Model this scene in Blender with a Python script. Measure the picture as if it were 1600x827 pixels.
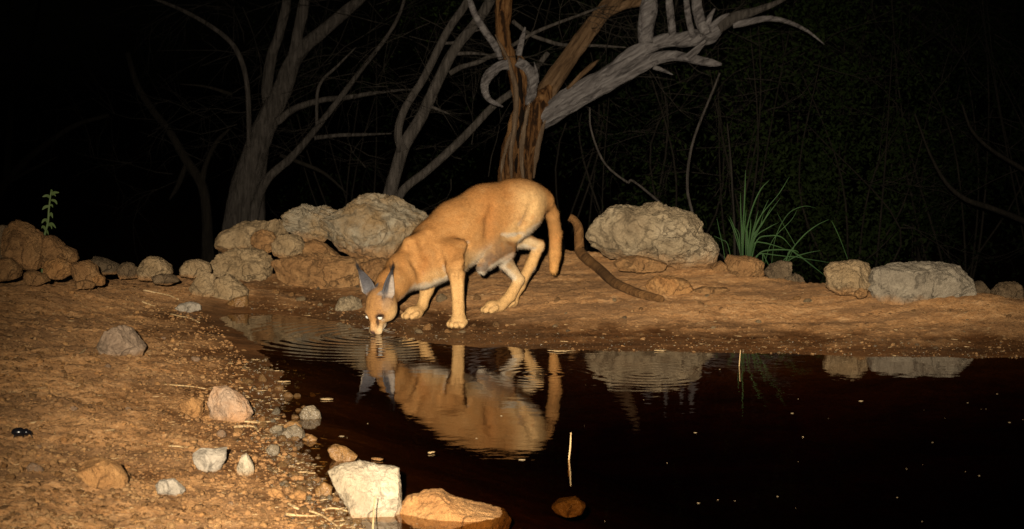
import bpy, bmesh, math, random
import numpy as np
from mathutils import Vector, Matrix

for o in list(bpy.data.objects):
    bpy.data.objects.remove(o)
scene = bpy.context.scene
col = scene.collection
R = math.radians

# ------------------------------------------------------------------ camera
CAM = np.array([0.0, 0.0, 1.0])
F_PX = 3111.0                       # focal length in pixels of the 1600 px wide photograph
PITCH = math.atan((413.5 - 105.0) / F_PX)
cam_data = bpy.data.cameras.new('camera')
cam_data.lens = 36.0 * F_PX / 1600.0
cam_data.sensor_width = 36.0
cam_data.clip_start = 0.05
cam_data.clip_end = 2000
cam_data.dof.use_dof = True
cam_data.dof.focus_distance = 7.2
cam_data.dof.aperture_fstop = 11.0
camera = bpy.data.objects.new('camera', cam_data)
col.objects.link(camera)
camera.location = CAM
camera.rotation_euler = (math.pi / 2 - PITCH, 0, 0)
scene.camera = camera

# ------------------------------------------------------------------ night sky, moon, flash
world = bpy.data.worlds.new('World')
scene.world = world
world.use_nodes = True
wn = world.node_tree
bg = wn.nodes['Background']
sky = wn.nodes.new('ShaderNodeTexSky')
sky.sky_type = 'NISHITA'
sky.sun_disc = False
sky.sun_elevation = R(14)
sky.sun_rotation = R(200)
wn.links.new(sky.outputs[0], bg.inputs[0])
bg.inputs[1].default_value = 0.00006

moon = bpy.data.lights.new('moon', 'SUN')
moon.energy = 0.004
moon.angle = R(0.5)
moon.color = (0.8, 0.9, 1.0)
moon_o = bpy.data.objects.new('moon', moon)
col.objects.link(moon_o)
moon_o.rotation_euler = (R(76), 0, R(-20))

flash = bpy.data.lights.new('camera_flash', 'SPOT')     # the flash gun that lit the photograph
flash.energy = 4900
flash.color = (1.0, 0.86, 0.66)
flash.shadow_soft_size = 0.022
flash.spot_size = R(35)
flash.spot_blend = 1.0
flash_o = bpy.data.objects.new('camera_flash', flash)
col.objects.link(flash_o)
flash_o.location = (-0.12, -0.4, 1.20)

scene.view_settings.view_transform = 'Standard'
scene.view_settings.look = 'None'
scene.view_settings.gamma = 1.0
scene.view_settings.use_curve_mapping = False
scene.view_settings.exposure = 0.15

# ------------------------------------------------------------------ pixel -> world
_cp, _sp = math.cos(PITCH), math.sin(PITCH)
def ray(px, py):
    u = (px - 800.0) / F_PX; v = (413.5 - py) / F_PX
    return np.array([u, _cp + v * _sp, -_sp + v * _cp])
def at(px, py, Y):
    d = ray(px, py); return CAM + d * (Y / d[1])
def onz(px, py, z):
    d = ray(px, py); return CAM + d * ((z - CAM[2]) / d[2])
def zz(pts, ox, oy, s):
    return [(ox + x / s, oy + y / s) for x, y in pts]
aim = at(850, 450, 8.0)
flash_o.rotation_euler = Vector(aim - np.array(flash_o.location)).to_track_quat('-Z', 'Y').to_euler()

# ------------------------------------------------------------------ noise
_rs = np.random.RandomState(7)
_perm = _rs.permutation(256); _perm = np.concatenate([_perm, _perm, _perm])
_g = _rs.normal(size=(256, 3)); _g /= np.linalg.norm(_g, axis=1)[:, None]
def perlin(p):
    p = np.asarray(p, float)
    i = np.floor(p).astype(int); f = p - i; i &= 255
    u = f * f * f * (f * (f * 6 - 15) + 10)
    def gr(dx, dy, dz):
        h = _perm[_perm[_perm[i[:, 0] + dx] + i[:, 1] + dy] + i[:, 2] + dz]
        return (_g[h] * (f - np.array([dx, dy, dz]))).sum(1)
    def lp(a, b, t): return a + (b - a) * t
    x0 = lp(lp(gr(0,0,0), gr(1,0,0), u[:,0]), lp(gr(0,1,0), gr(1,1,0), u[:,0]), u[:,1])
    x1 = lp(lp(gr(0,0,1), gr(1,0,1), u[:,0]), lp(gr(0,1,1), gr(1,1,1), u[:,0]), u[:,1])
    return lp(x0, x1, u[:, 2]) * 1.4
def fbm(p, octv=4, gain=0.5):
    s = 0; a = 1.0; p = np.asarray(p, float)
    for k in range(octv):
        s = s + a * perlin(p * (2.03 ** k) + 17.3 * k); a *= gain
    return s
def sstep(x, a, b):
    t = np.clip((x - a) / (b - a), 0, 1); return t * t * (3 - 2 * t)

# ------------------------------------------------------------------ object helpers
def obj(name, verts, faces, material=None, parent=None, smooth=True):
    me = bpy.data.meshes.new(name)
    verts = np.asarray(verts, float)
    if isinstance(faces, np.ndarray) and faces.ndim == 2:
        nf, k = faces.shape
        me.vertices.add(len(verts)); me.vertices.foreach_set('co', verts.ravel())
        me.loops.add(nf * k); me.loops.foreach_set('vertex_index', faces.ravel().astype(np.int32))
        me.polygons.add(nf)
        me.polygons.foreach_set('loop_start', np.arange(0, nf * k, k, dtype=np.int32))
        me.update(calc_edges=True); me.validate()
    else:
        me.from_pydata([tuple(v) for v in verts], [], [tuple(f) for f in faces]); me.update()
    if smooth:
        me.polygons.foreach_set('use_smooth', np.ones(len(me.polygons), bool))
    if material: me.materials.append(material)
    o = bpy.data.objects.new(name, me)
    col.objects.link(o)
    if parent: o.parent = parent
    return o
def tag(o, label=None, cat=None, group=None, kind=None):
    if label: o['label'] = label
    if cat: o['category'] = cat
    if group: o['group'] = group
    if kind: o['kind'] = kind
    return o
def empty(name, loc):
    o = bpy.data.objects.new(name, None); col.objects.link(o)
    o.location = loc; o.empty_display_size = 0.05
    return o
def local(o, pts):                     # world points -> coordinates under an (unrotated) parent
    return np.asarray(pts) - np.array(o.location)

# ------------------------------------------------------------------ materials
class NT:
    def __init__(s, name):
        s.m = bpy.data.materials.new(name); s.m.use_nodes = True
        s.t = s.m.node_tree; s.n = s.t.nodes; s.l = s.t.links
        s.b = s.n['Principled BSDF']; s.out = s.n['Material Output']
        s.tc = s.n.new('ShaderNodeTexCoord'); s.dr = 0.35
    def new(s, typ, ins=None, **kw):
        nd = s.n.new(typ)
        for k, v in kw.items(): setattr(nd, k, v)
        for k, v in (ins or {}).items():
            if hasattr(v, 'is_output'): s.l.new(v, nd.inputs[k])
            else: nd.inputs[k].default_value = v
        return nd
    def noise(s, scale, detail=4, rough=0.55, vec=None, dist=0.0):
        return s.new('ShaderNodeTexNoise', {'Scale': scale, 'Detail': detail, 'Roughness': rough, 'Distortion': dist,
                     'Vector': vec if vec is not None else s.tc.outputs['Object']}).outputs['Fac']
    def ramp(s, fac, stops):
        r = s.new('ShaderNodeValToRGB', {'Fac': fac}); e = r.color_ramp.elements
        while len(e) < len(stops): e.new(0.5)
        for q, (p, c) in zip(e, stops):
            q.position = p; q.color = (*c, 1) if len(c) == 3 else c
        return r.outputs['Color']
    def mix(s, fac, a, b, mode='MIX'):
        m = s.new('ShaderNodeMix', data_type='RGBA', blend_type=mode)
        for k, v in ((0, fac), (6, a), (7, b)):
            if hasattr(v, 'is_output'): s.l.new(v, m.inputs[k])
            else: m.inputs[k].default_value = v if k == 0 else ((*v, 1) if len(v) == 3 else v)
        return m.outputs[2]
    def math(s, op, a, b=0.0, c=0.0):
        m = s.new('ShaderNodeMath', operation=op)
        for k, v in ((0, a), (1, b), (2, c)):
            if hasattr(v, 'is_output'): s.l.new(v, m.inputs[k])
            else: m.inputs[k].default_value = v
        return m.outputs[0]
    def bump(s, h, dist, strength=1.0, normal=None):
        ins = {'Height': h, 'Distance': dist, 'Strength': strength}
        if normal is not None: ins['Normal'] = normal
        return s.new('ShaderNodeBump', ins).outputs['Normal']
    def set(s, **kw):
        for k, v in kw.items():
            k = {'color': 'Base Color', 'rough': 'Roughness', 'normal': 'Normal', 'spec': 'Specular IOR Level'}.get(k, k)
            if hasattr(v, 'is_output'): s.l.new(v, s.b.inputs[k])
            else: s.b.inputs[k].default_value = (*v, 1) if isinstance(v, tuple) and len(v) == 3 else v
        if 'Diffuse Roughness' in s.b.inputs: s.b.inputs['Diffuse Roughness'].default_value = s.dr
        return s.m

def rock_mat(name, c1, c2, c3, rough=0.85, dirt=None, spec=0.25, b=1.0, wet=False):
    t = NT(name)
    n1 = t.noise(5, 6, 0.6, dist=0.6); n2 = t.noise(28, 6, 0.65); n3 = t.noise(140, 4, 0.6)
    c = t.ramp(n1, [(0.32, c1), (0.5, c2), (0.68, c3)])
    c = t.mix(t.math('MULTIPLY', t.math('SUBTRACT', n2, 0.35), 1.1), c, tuple(0.55 * x for x in c1))
    wv = t.new('ShaderNodeTexNoise', {'Scale': 6.0, 'Detail': 5.0, 'Vector': t.tc.outputs['Object']}).outputs['Color']
    wv = t.new('ShaderNodeVectorMath', {0: t.tc.outputs['Object'], 1: t.new('ShaderNodeVectorMath', {0: wv, 'Scale': 0.28}, operation='SCALE').outputs[0]}, operation='ADD').outputs[0]
    v = t.new('ShaderNodeTexVoronoi', {'Scale': 6.5, 'Vector': wv}, feature='DISTANCE_TO_EDGE').outputs['Distance']
    crack = t.math('MULTIPLY', t.ramp(v, [(0.0, (1, 1, 1)), (0.035, (0, 0, 0))]), t.ramp(t.noise(3.3, 3), [(0.45, (0, 0, 0)), (0.6, (0.8, 0.8, 0.8))]))
    c = t.mix(crack, c, tuple(0.3 * x for x in c1))
    pit = t.ramp(t.noise(17, 6, 0.7, dist=1.2), [(0.36, (0.75, 0.75, 0.75)), (0.46, (0, 0, 0))])
    c = t.mix(pit, c, tuple(0.45 * x for x in c1))
    if dirt:
        c = t.mix(t.ramp(t.noise(7, 5, 0.6), [(0.42, (0, 0, 0)), (0.62, (1, 1, 1))]), c, dirt)
    c = t.mix(0.35, c, t.ramp(n3, [(0.3, (0.35, 0.35, 0.35)), (0.7, (1, 1, 1))]), 'MULTIPLY')
    if not wet:                                   # mud splashed on the foot of the stone
        gz = t.new('ShaderNodeSeparateXYZ', {'Vector': t.tc.outputs['Generated']}).outputs['Z']
        sp = t.math('ADD', gz, t.math('MULTIPLY', t.math('SUBTRACT', t.noise(9, 5, 0.65), 0.5), 0.55))
        c = t.mix(t.ramp(sp, [(0.12, (0.9, 0.9, 0.9)), (0.34, (0, 0, 0))]), c, t.mix(n2, (0.22, 0.105, 0.036), (0.40, 0.215, 0.088)))
    nb = t.bump(t.noise(11, 8, 0.68, dist=0.8), 0.05 * b, 0.8)
    nb = t.bump(t.math('MULTIPLY', crack, -1.0), 0.012 * b, 0.8, nb)
    nb = t.bump(t.math('MULTIPLY', pit, -1.0), 0.010 * b, 0.7, nb)
    nb = t.bump(n2, 0.016 * b, 0.8, nb)
    nb = t.bump(n3, 0.004 * b, 0.8, nb)
    return t.set(color=c, rough=rough, spec=spec, normal=nb)

M = {}
M['grey_rock'] = rock_mat('grey_limestone', (0.27, 0.215, 0.14), (0.34, 0.285, 0.20), (0.42, 0.36, 0.26), dirt=(0.30, 0.20, 0.10))
M['pale_rock'] = rock_mat('pale_boulder', (0.25, 0.18, 0.105), (0.37, 0.285, 0.175), (0.46, 0.37, 0.245), b=1.3)
M['tan_rock'] = rock_mat('tan_rock', (0.27, 0.18, 0.09), (0.36, 0.255, 0.14), (0.42, 0.30, 0.17))
M['earth_rock'] = rock_mat('earthy_rock', (0.24, 0.12, 0.045), (0.33, 0.18, 0.072), (0.42, 0.25, 0.11))
M['pale_stone'] = rock_mat('pale_grey_stone', (0.30, 0.25, 0.19), (0.38, 0.325, 0.255), (0.44, 0.385, 0.31), b=0.5)
M['orange_rock'] = rock_mat('orange_rock', (0.34, 0.155, 0.05), (0.42, 0.22, 0.08), (0.48, 0.28, 0.12))
M['white_rock'] = rock_mat('white_rock', (0.28, 0.215, 0.135), (0.41, 0.34, 0.24), (0.48, 0.415, 0.31), b=0.7)
M['stone_grey'] = rock_mat('grey_stone', (0.22, 0.18, 0.13), (0.31, 0.26, 0.19), (0.40, 0.345, 0.26), b=0.8)
M['pink_rock'] = rock_mat('pinkish_stone', (0.34, 0.235, 0.16), (0.42, 0.295, 0.20), (0.50, 0.38, 0.275), b=0.6, dirt=(0.40, 0.22, 0.11))
M['umber_rock'] = rock_mat('umber_stone', (0.24, 0.165, 0.11), (0.31, 0.22, 0.15), (0.38, 0.275, 0.19), b=0.6)
M['dark_rock'] = rock_mat('dark_rock', (0.10, 0.068, 0.038), (0.15, 0.105, 0.06), (0.21, 0.15, 0.09))
M['wet_brown'] = rock_mat('wet_brown_stone', (0.17, 0.085, 0.03), (0.26, 0.14, 0.05), (0.34, 0.20, 0.09), rough=0.3, spec=0.5, b=0.5, wet=True)
M['wet_grey'] = rock_mat('wet_grey_stone', (0.13, 0.10, 0.065), (0.21, 0.165, 0.11), (0.30, 0.25, 0.17), rough=0.28, spec=0.5, b=0.5, wet=True)
M['wet_grit'] = rock_mat('wet_grit', (0.045, 0.026, 0.012), (0.09, 0.055, 0.026), (0.17, 0.11, 0.05), rough=0.25, spec=0.5, b=0.3, wet=True)
M['mud_rock'] = rock_mat('muddy_rock', (0.13, 0.085, 0.045), (0.2, 0.135, 0.075), (0.3, 0.21, 0.12))

def soil_mat():
    t = NT('soil'); t.dr = 0.7
    pos = t.new('ShaderNodeNewGeometry').outputs['Position']
    sx = t.new('ShaderNodeSeparateXYZ', {'Vector': pos})
    lf = t.new('ShaderNodeMapRange', {'Value': sx.outputs['X'], 'From Min': -0.9, 'From Max': -0.45, 'To Min': 0.55, 'To Max': 1.0}).outputs[0]
    z = t.math('MULTIPLY', sx.outputs['Z'], lf)
    big = t.noise(2.2, 5, 0.6); mid = t.noise(14, 6, 0.65); fine = t.noise(90, 5, 0.65)
    c = t.ramp(mid, [(0.3, (0.18, 0.083, 0.028)), (0.5, (0.33, 0.168, 0.064)), (0.7, (0.49, 0.29, 0.135))])
    c = t.mix(t.ramp(big, [(0.4, (0, 0, 0)), (0.65, (0.7, 0.7, 0.7))]), c, (0.42, 0.225, 0.09))
    c = t.mix(0.55, c, t.ramp(fine, [(0.3, (0.32, 0.29, 0.27)), (0.72, (1.4, 1.4, 1.4))]), 'MULTIPLY')
    v = t.new('ShaderNodeTexVoronoi', {'Scale': 75.0, 'Randomness': 1.0, 'Vector': t.tc.outputs['Object']})
    c = t.mix(t.ramp(v.outputs['Distance'], [(0.0, (0.6, 0.6, 0.6)), (0.35, (0, 0, 0))]), c, (0.44, 0.30, 0.16))
    lay = t.new('ShaderNodeMapping', {'Vector': pos, 'Scale': (1.6, 5.5, 1.0)}).outputs[0]      # damp layers along the bank
    c = t.mix(t.ramp(t.noise(1.0, 7, 0.68, lay, 0.5), [(0.45, (0, 0, 0)), (0.60, (0.85, 0.85, 0.85))]), c, t.mix(fine, (0.07, 0.036, 0.016), (0.22, 0.115, 0.048)))
    wet = t.math('ADD', z, t.math('MULTIPLY', t.math('SUBTRACT', t.noise(5, 5, 0.6), 0.5), 0.05))
    wet = t.ramp(wet, [(0.008, (1, 1, 1)), (0.032, (0, 0, 0))])
    c = t.mix(wet, c, t.mix(1.0, c, (0.27, 0.22, 0.19), 'MULTIPLY'))
    rough = t.ramp(wet, [(0.0, (0.92, 0.92, 0.92)), (1.0, (0.45, 0.45, 0.45))])
    nb = t.bump(mid, 0.02, 0.6)
    nb = t.bump(fine, 0.007, 0.8, nb)
    nb = t.bump(t.noise(330, 3, 0.6), 0.0022, 0.8, nb)
    return t.set(color=c, rough=rough, spec=0.3, normal=nb)
M['soil'] = soil_mat()

def water_mat(nose, ring2, ring3):
    t = NT('pond_water')
    pos = t.new('ShaderNodeNewGeometry').outputs['Position']
    def rings(c, k, decay, amp, r0):
        d = t.new('ShaderNodeVectorMath', {0: pos, 1: tuple(c)}, operation='SUBTRACT').outputs['Vector']
        r = t.new('ShaderNodeVectorMath', {0: d}, operation='LENGTH').outputs['Value']
        r = t.math('ADD', r, t.math('MULTIPLY', t.noise(3.0, 2, 0.5, pos), 0.05))
        s = t.math('SINE', t.math('MULTIPLY', r, k))
        e = t.math('POWER', 2.718, t.math('MULTIPLY', r, -1.0 / decay))
        on = t.new('ShaderNodeMapRange', {'Value': r, 'From Min': 0.0, 'From Max': r0, 'To Min': 0.0, 'To Max': 1.0}).outputs[0]
        return t.math('MULTIPLY', t.math('MULTIPLY', t.math('MULTIPLY', s, e), amp), on)
    h = rings(nose, 95.0, 0.22, 0.0013, 0.06)
    h = t.math('ADD', h, rings(ring2, 120.0, 0.12, 0.00035, 0.04))
    h = t.math('ADD', h, rings(ring3, 130.0, 0.10, 0.00045, 0.02))
    big = t.noise(9, 2, 0.5, pos)
    h = t.math('ADD', h, t.math('MULTIPLY', big, 0.0006))
    h = t.math('ADD', h, t.math('MULTIPLY', t.noise(55, 2, 0.5, pos), 0.00006))
    nb = t.bump(h, 1.0)
    lw = t.new('ShaderNodeLayerWeight', {'Blend': 0.5, 'Normal': nb}).outputs['Facing']
    fr = t.math('ADD', t.math('MULTIPLY', t.math('POWER', lw, 5.4), 0.98), 0.02)
    gl = t.new('ShaderNodeBsdfGlossy', {'Roughness': 0.0, 'Normal': nb})
    gl.inputs['Color'].default_value = (1, 1, 1, 1)
    tr = t.new('ShaderNodeBsdfTransparent'); tr.inputs['Color'].default_value = (0.62, 0.50, 0.32, 1)
    mx = t.new('ShaderNodeMixShader', {0: fr, 1: tr.outputs[0], 2: gl.outputs[0]})
    t.l.new(mx.outputs[0], t.out.inputs['Surface'])
    va = t.new('ShaderNodeVolumeAbsorption', {'Density': 3.2})
    va.inputs['Color'].default_value = (0.55, 0.38, 0.16, 1)
    t.l.new(va.outputs[0], t.out.inputs['Volume'])
    return t.m

def bark_mat(name, c1, c2, c3, sc=1.0, tilt=0.0, hard=0.0):
    t = NT(name)
    mp = t.new('ShaderNodeMapping', {'Vector': t.tc.outputs['Object'], 'Rotation': (0, tilt, 0)}).outputs[0]
    mp = t.new('ShaderNodeMapping', {'Vector': mp, 'Scale': (30 * sc, 30 * sc, 4.2 * sc)}).outputs[0]
    n1 = t.noise(1.0, 7, 0.65, mp, 0.7); n2 = t.noise(9, 5, 0.6); n3 = t.noise(95, 3, 0.6)
    c = t.ramp(n1, [(0.3 + hard, c1), (0.5, c2), (0.66, c3)])
    c = t.mix(t.math('MULTIPLY', n2, 0.5), c, tuple(0.6 * x for x in c2))
    nb = t.bump(n1, 0.045, 1.0); nb = t.bump(n3, 0.004, 0.7, nb)
    return t.set(color=c, rough=0.9, spec=0.2, normal=nb)
M['bark_grey'] = bark_mat('grey_bark', (0.05, 0.044, 0.043), (0.25, 0.225, 0.22), (0.44, 0.41, 0.40), 1.0, R(-58), 0.06)
M['bark_brown'] = bark_mat('brown_bark', (0.07, 0.038, 0.02), (0.20, 0.118, 0.06), (0.33, 0.21, 0.12), 0.8, R(-35), 0.05)
M['bark_split'] = bark_mat('split_heartwood', (0.010, 0.005, 0.003), (0.17, 0.075, 0.025), (0.42, 0.23, 0.095), 0.65, 0.0, 0.14)
M['bark_mid'] = bark_mat('dull_bark', (0.035, 0.03, 0.026), (0.11, 0.095, 0.083), (0.19, 0.165, 0.147), 1.0, 0.0, 0.05)
M['bark_dark'] = bark_mat('dark_bark', (0.014, 0.012, 0.009), (0.03, 0.025, 0.019), (0.05, 0.041, 0.031))
M['twig'] = bark_mat('twig_bark', (0.03, 0.025, 0.02), (0.05, 0.043, 0.035), (0.075, 0.064, 0.052))
M['straw'] = bark_mat('dry_straw', (0.42, 0.27, 0.12), (0.55, 0.38, 0.19), (0.68, 0.5, 0.28))
M['stick'] = bark_mat('dark_stick', (0.09, 0.042, 0.014), (0.17, 0.082, 0.027), (0.26, 0.135, 0.05), 1.0, R(-45))

def leaf_mat(name, c1, c2, sp=0.3):
    t = NT(name)
    oi = t.noise(7, 3, 0.6)
    c = t.ramp(oi, [(0.35, c1), (0.65, c2)])
    return t.set(color=c, rough=0.55, spec=sp)
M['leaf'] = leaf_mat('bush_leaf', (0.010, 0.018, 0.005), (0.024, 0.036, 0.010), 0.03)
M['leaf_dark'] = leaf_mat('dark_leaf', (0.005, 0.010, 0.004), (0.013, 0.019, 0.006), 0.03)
M['grass'] = leaf_mat('grass_blade', (0.010, 0.034, 0.007), (0.024, 0.062, 0.013), 0.12)
M['sapling'] = leaf_mat('sapling_leaf', (0.06, 0.095, 0.028), (0.10, 0.14, 0.05))

def plain(name, c, rough=0.6, spec=0.4):
    t = NT(name)
    n = t.noise(60, 3, 0.6)
    return t.set(color=t.ramp(n, [(0.3, tuple(0.75 * x for x in c)), (0.7, c)]), rough=rough, spec=spec)

# ------------------------------------------------------------------ the lie of the land
shore_px = [(1500, 560), (1300, 556), (1100, 551), (920, 548), (800, 545), (700, 540), (645, 534), (605, 526),
            (560, 514), (520, 504), (470, 494), (420, 489), (370, 483), (330, 479), (316, 488), (345, 503), (375, 517),
            (400, 540), (425, 565), (440, 600), (435, 640), (450, 680), (475, 715), (500, 750), (530, 790), (560, 826)]
SH = [onz(x, y, 0)[:2] for x, y in shore_px]
SH = [np.array([4.2, 6.6]), np.array([3.1, 6.85])] + SH + [np.array([-0.28, 4.0]), np.array([0.1, 3.75]), np.array([1.2, 3.6]),
      np.array([2.6, 3.9]), np.array([4.0, 4.8])]
SH = np.array(SH)
# smooth the outline a little (Chaikin)
for _ in range(2):
    nx = np.roll(SH, -1, 0); SH = np.stack([0.75 * SH + 0.25 * nx, 0.25 * SH + 0.75 * nx], 1).reshape(-1, 2)
def shore_dist(x, y):
    P = np.stack([x, y], 1); best = np.full(len(P), 1e9); inside = np.zeros(len(P), bool)
    for k in range(len(SH)):
        a, b = SH[k], SH[(k + 1) % len(SH)]
        ab = b - a; t = np.clip(((P - a) @ ab) / (ab @ ab), 0, 1)
        d = P - a - t[:, None] * ab; best = np.minimum(best, (d * d).sum(1))
        c = ((a[1] > P[:, 1]) != (b[1] > P[:, 1]))
        if a[1] != b[1]:
            c &= P[:, 0] < (b[0] - a[0]) * (P[:, 1] - a[1]) / (b[1] - a[1]) + a[0]
        inside ^= c
    return np.where(inside, -1, 1) * np.sqrt(best)
crest_px = [(-500, 425), (0, 425), (160, 424), (330, 414), (500, 404), (800, 396), (900, 396), (1120, 425), (1280, 437), (1600, 462), (2100, 470)]
CR = np.array([onz(x, y, 0.12)[:2] for x, y in crest_px])
BUMPS = [(-1.95, 7.9, 0.33, 0.05), (-1.45, 8.25, 0.28, 0.045), (-1.15, 8.4, 0.22, 0.03), (2.0, 7.8, 0.45, 0.035), (1.55, 7.9, 0.3, 0.015), (-0.385, 7.72, 0.10, 0.018), (-0.45, 8.3, 0.2, 0.02)]
def height(x, y):
    x = np.asarray(x, float); y = np.asarray(y, float)
    q = np.stack([x, y, np.zeros_like(x)], 1)
    near = (np.abs(x) < 7) & (y > 1) & (y < 14)
    d = np.full(len(x), 5.0)
    d[near] = shore_dist(x[near], y[near])
    far_b = np.interp(d, [0, .1, .45, .7, .9, 1.6, 2.4], [0, .005, .011, .036, .06, .115, .15])
    left_b = np.interp(d, [0, .1, .3, .7, 1.2, 2, 4], [0, .012, .035, .075, .115, .155, .2])
    w = sstep(x + 0.25 * (y - 7.2), -0.45, -0.95)
    land = far_b * (1 - w) + left_b * w
    wet = np.interp(-d, [0, .15, .5, 1.2, 2], [0, -.02, -.12, -.3, -.4])
    z = np.where(d > 0, land, wet)
    for bx, by, br, bh in BUMPS:
        z = z + bh * np.exp(-((x - bx) ** 2 + (y - by) ** 2) / br ** 2)
    lw = sstep(d, 0.0, 0.45)
    z = z + lw * 0.018 * fbm(q * 1.5, 3)
    rough = (0.25 + 0.75 * lw) * (1 + 0.5 * w)
    fin = near & (y < 11)
    n = np.zeros(len(x))
    qq = q[fin]
    n[fin] = 0.010 * fbm(qq * 6, 3) + 0.007 * (np.abs(perlin(qq * 17 + 5)) - 0.25) + 0.006 * fbm(qq * 46, 2) \
        + 0.007 * np.maximum(0, perlin(qq * 68) - .12) 
    z = z + rough * n
    # behind the crest the berm falls away
    cy = np.interp(x, CR[:, 0], CR[:, 1]) + 0.08 * perlin(q * 2.1 + 3)
    s = y - cy
    z = z - 0.42 * np.clip(s, 0, 1.2) * sstep(s, 0, 0.35) - 0.11 * np.clip(s - 1.2, 0, 60)
    return z
def H(x, y): return float(height([x], [y])[0])
def hit(px, py, y0=3.9, y1=11.0):
    d = ray(px, py); Y = np.linspace(y0, y1, 1500); P = CAM[None] + d[None] * (Y / d[1])[:, None]
    h = height(P[:, 0], P[:, 1]); k = np.nonzero(P[:, 2] <= h)[0]
    return P[k[0]] if len(k) else P[-1]

def axis_pts(dense0, dense1, step, lo, hi, grow=1.16):
    v = [dense0]
    while v[-1] < dense1: v.append(v[-1] + (step(v[-1]) if callable(step) else step))
    s = v[-1] - v[-2]
    while v[-1] < hi: s = min(s * grow, 40); v.append(v[-1] + s)
    s = v[1] - v[0]; a = v[0]; l = []
    while a > lo: s = min(s * grow, 40); a -= s; l.append(a)
    return np.array(l[::-1] + v)
gx = axis_pts(-2.45, 2.5, 0.0105, -400, 400)
gy = axis_pts(3.85, 9.6, lambda y: 0.0085 + 0.0017 * (y - 3.85), -60, 900)
X, Y = np.meshgrid(gx, gy)
V = np.stack([X.ravel(), Y.ravel(), height(X.ravel(), Y.ravel())], 1)
nx_, ny_ = len(gx), len(gy)
idx = np.arange(nx_ * ny_).reshape(ny_, nx_)
Fq = np.stack([idx[:-1, :-1], idx[:-1, 1:], idx[1:, 1:], idx[1:, :-1]], -1).reshape(-1, 4)
tag(obj('ground', V, Fq, M['soil']), 'ochre muddy ground of the banks round the waterhole', kind='structure')

NOSE = onz(581, 525, 0.0)
M['water'] = water_mat(NOSE, onz(1010, 585, 0), onz(850, 585, 0))
tang = np.roll(SH, -1, 0) - np.roll(SH, 1, 0); tang /= np.linalg.norm(tang, axis=1)[:, None]
area = 0.5 * np.sum(SH[:, 0] * np.roll(SH[:, 1], -1) - np.roll(SH[:, 0], -1) * SH[:, 1])
outw = np.stack([tang[:, 1], -tang[:, 0]], 1) * np.sign(area)
WP = SH + outw * 0.07
bmw = bmesh.new()
top = [bmw.verts.new((p[0], p[1], 0)) for p in WP]
bot = [bmw.verts.new((p[0], p[1], -0.7)) for p in WP]
bmw.faces.new(top if area > 0 else top[::-1]); bmw.faces.new(bot[::-1] if area > 0 else bot)
nW = len(WP)
for k in range(nW):
    q = [top[k], bot[k], bot[(k + 1) % nW], top[(k + 1) % nW]]
    bmw.faces.new(q)
bmesh.ops.triangulate(bmw, faces=[f for f in bmw.faces if len(f.verts) > 4])
bmesh.ops.recalc_face_normals(bmw, faces=bmw.faces)
mw = bpy.data.meshes.new('water'); bmw.to_mesh(mw); bmw.free(); mw.materials.append(M['water'])
wo = bpy.data.objects.new('water', mw); col.objects.link(wo)
tag(wo, 'dark still pond water mirroring the cat and boulders', kind='structure')
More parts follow.
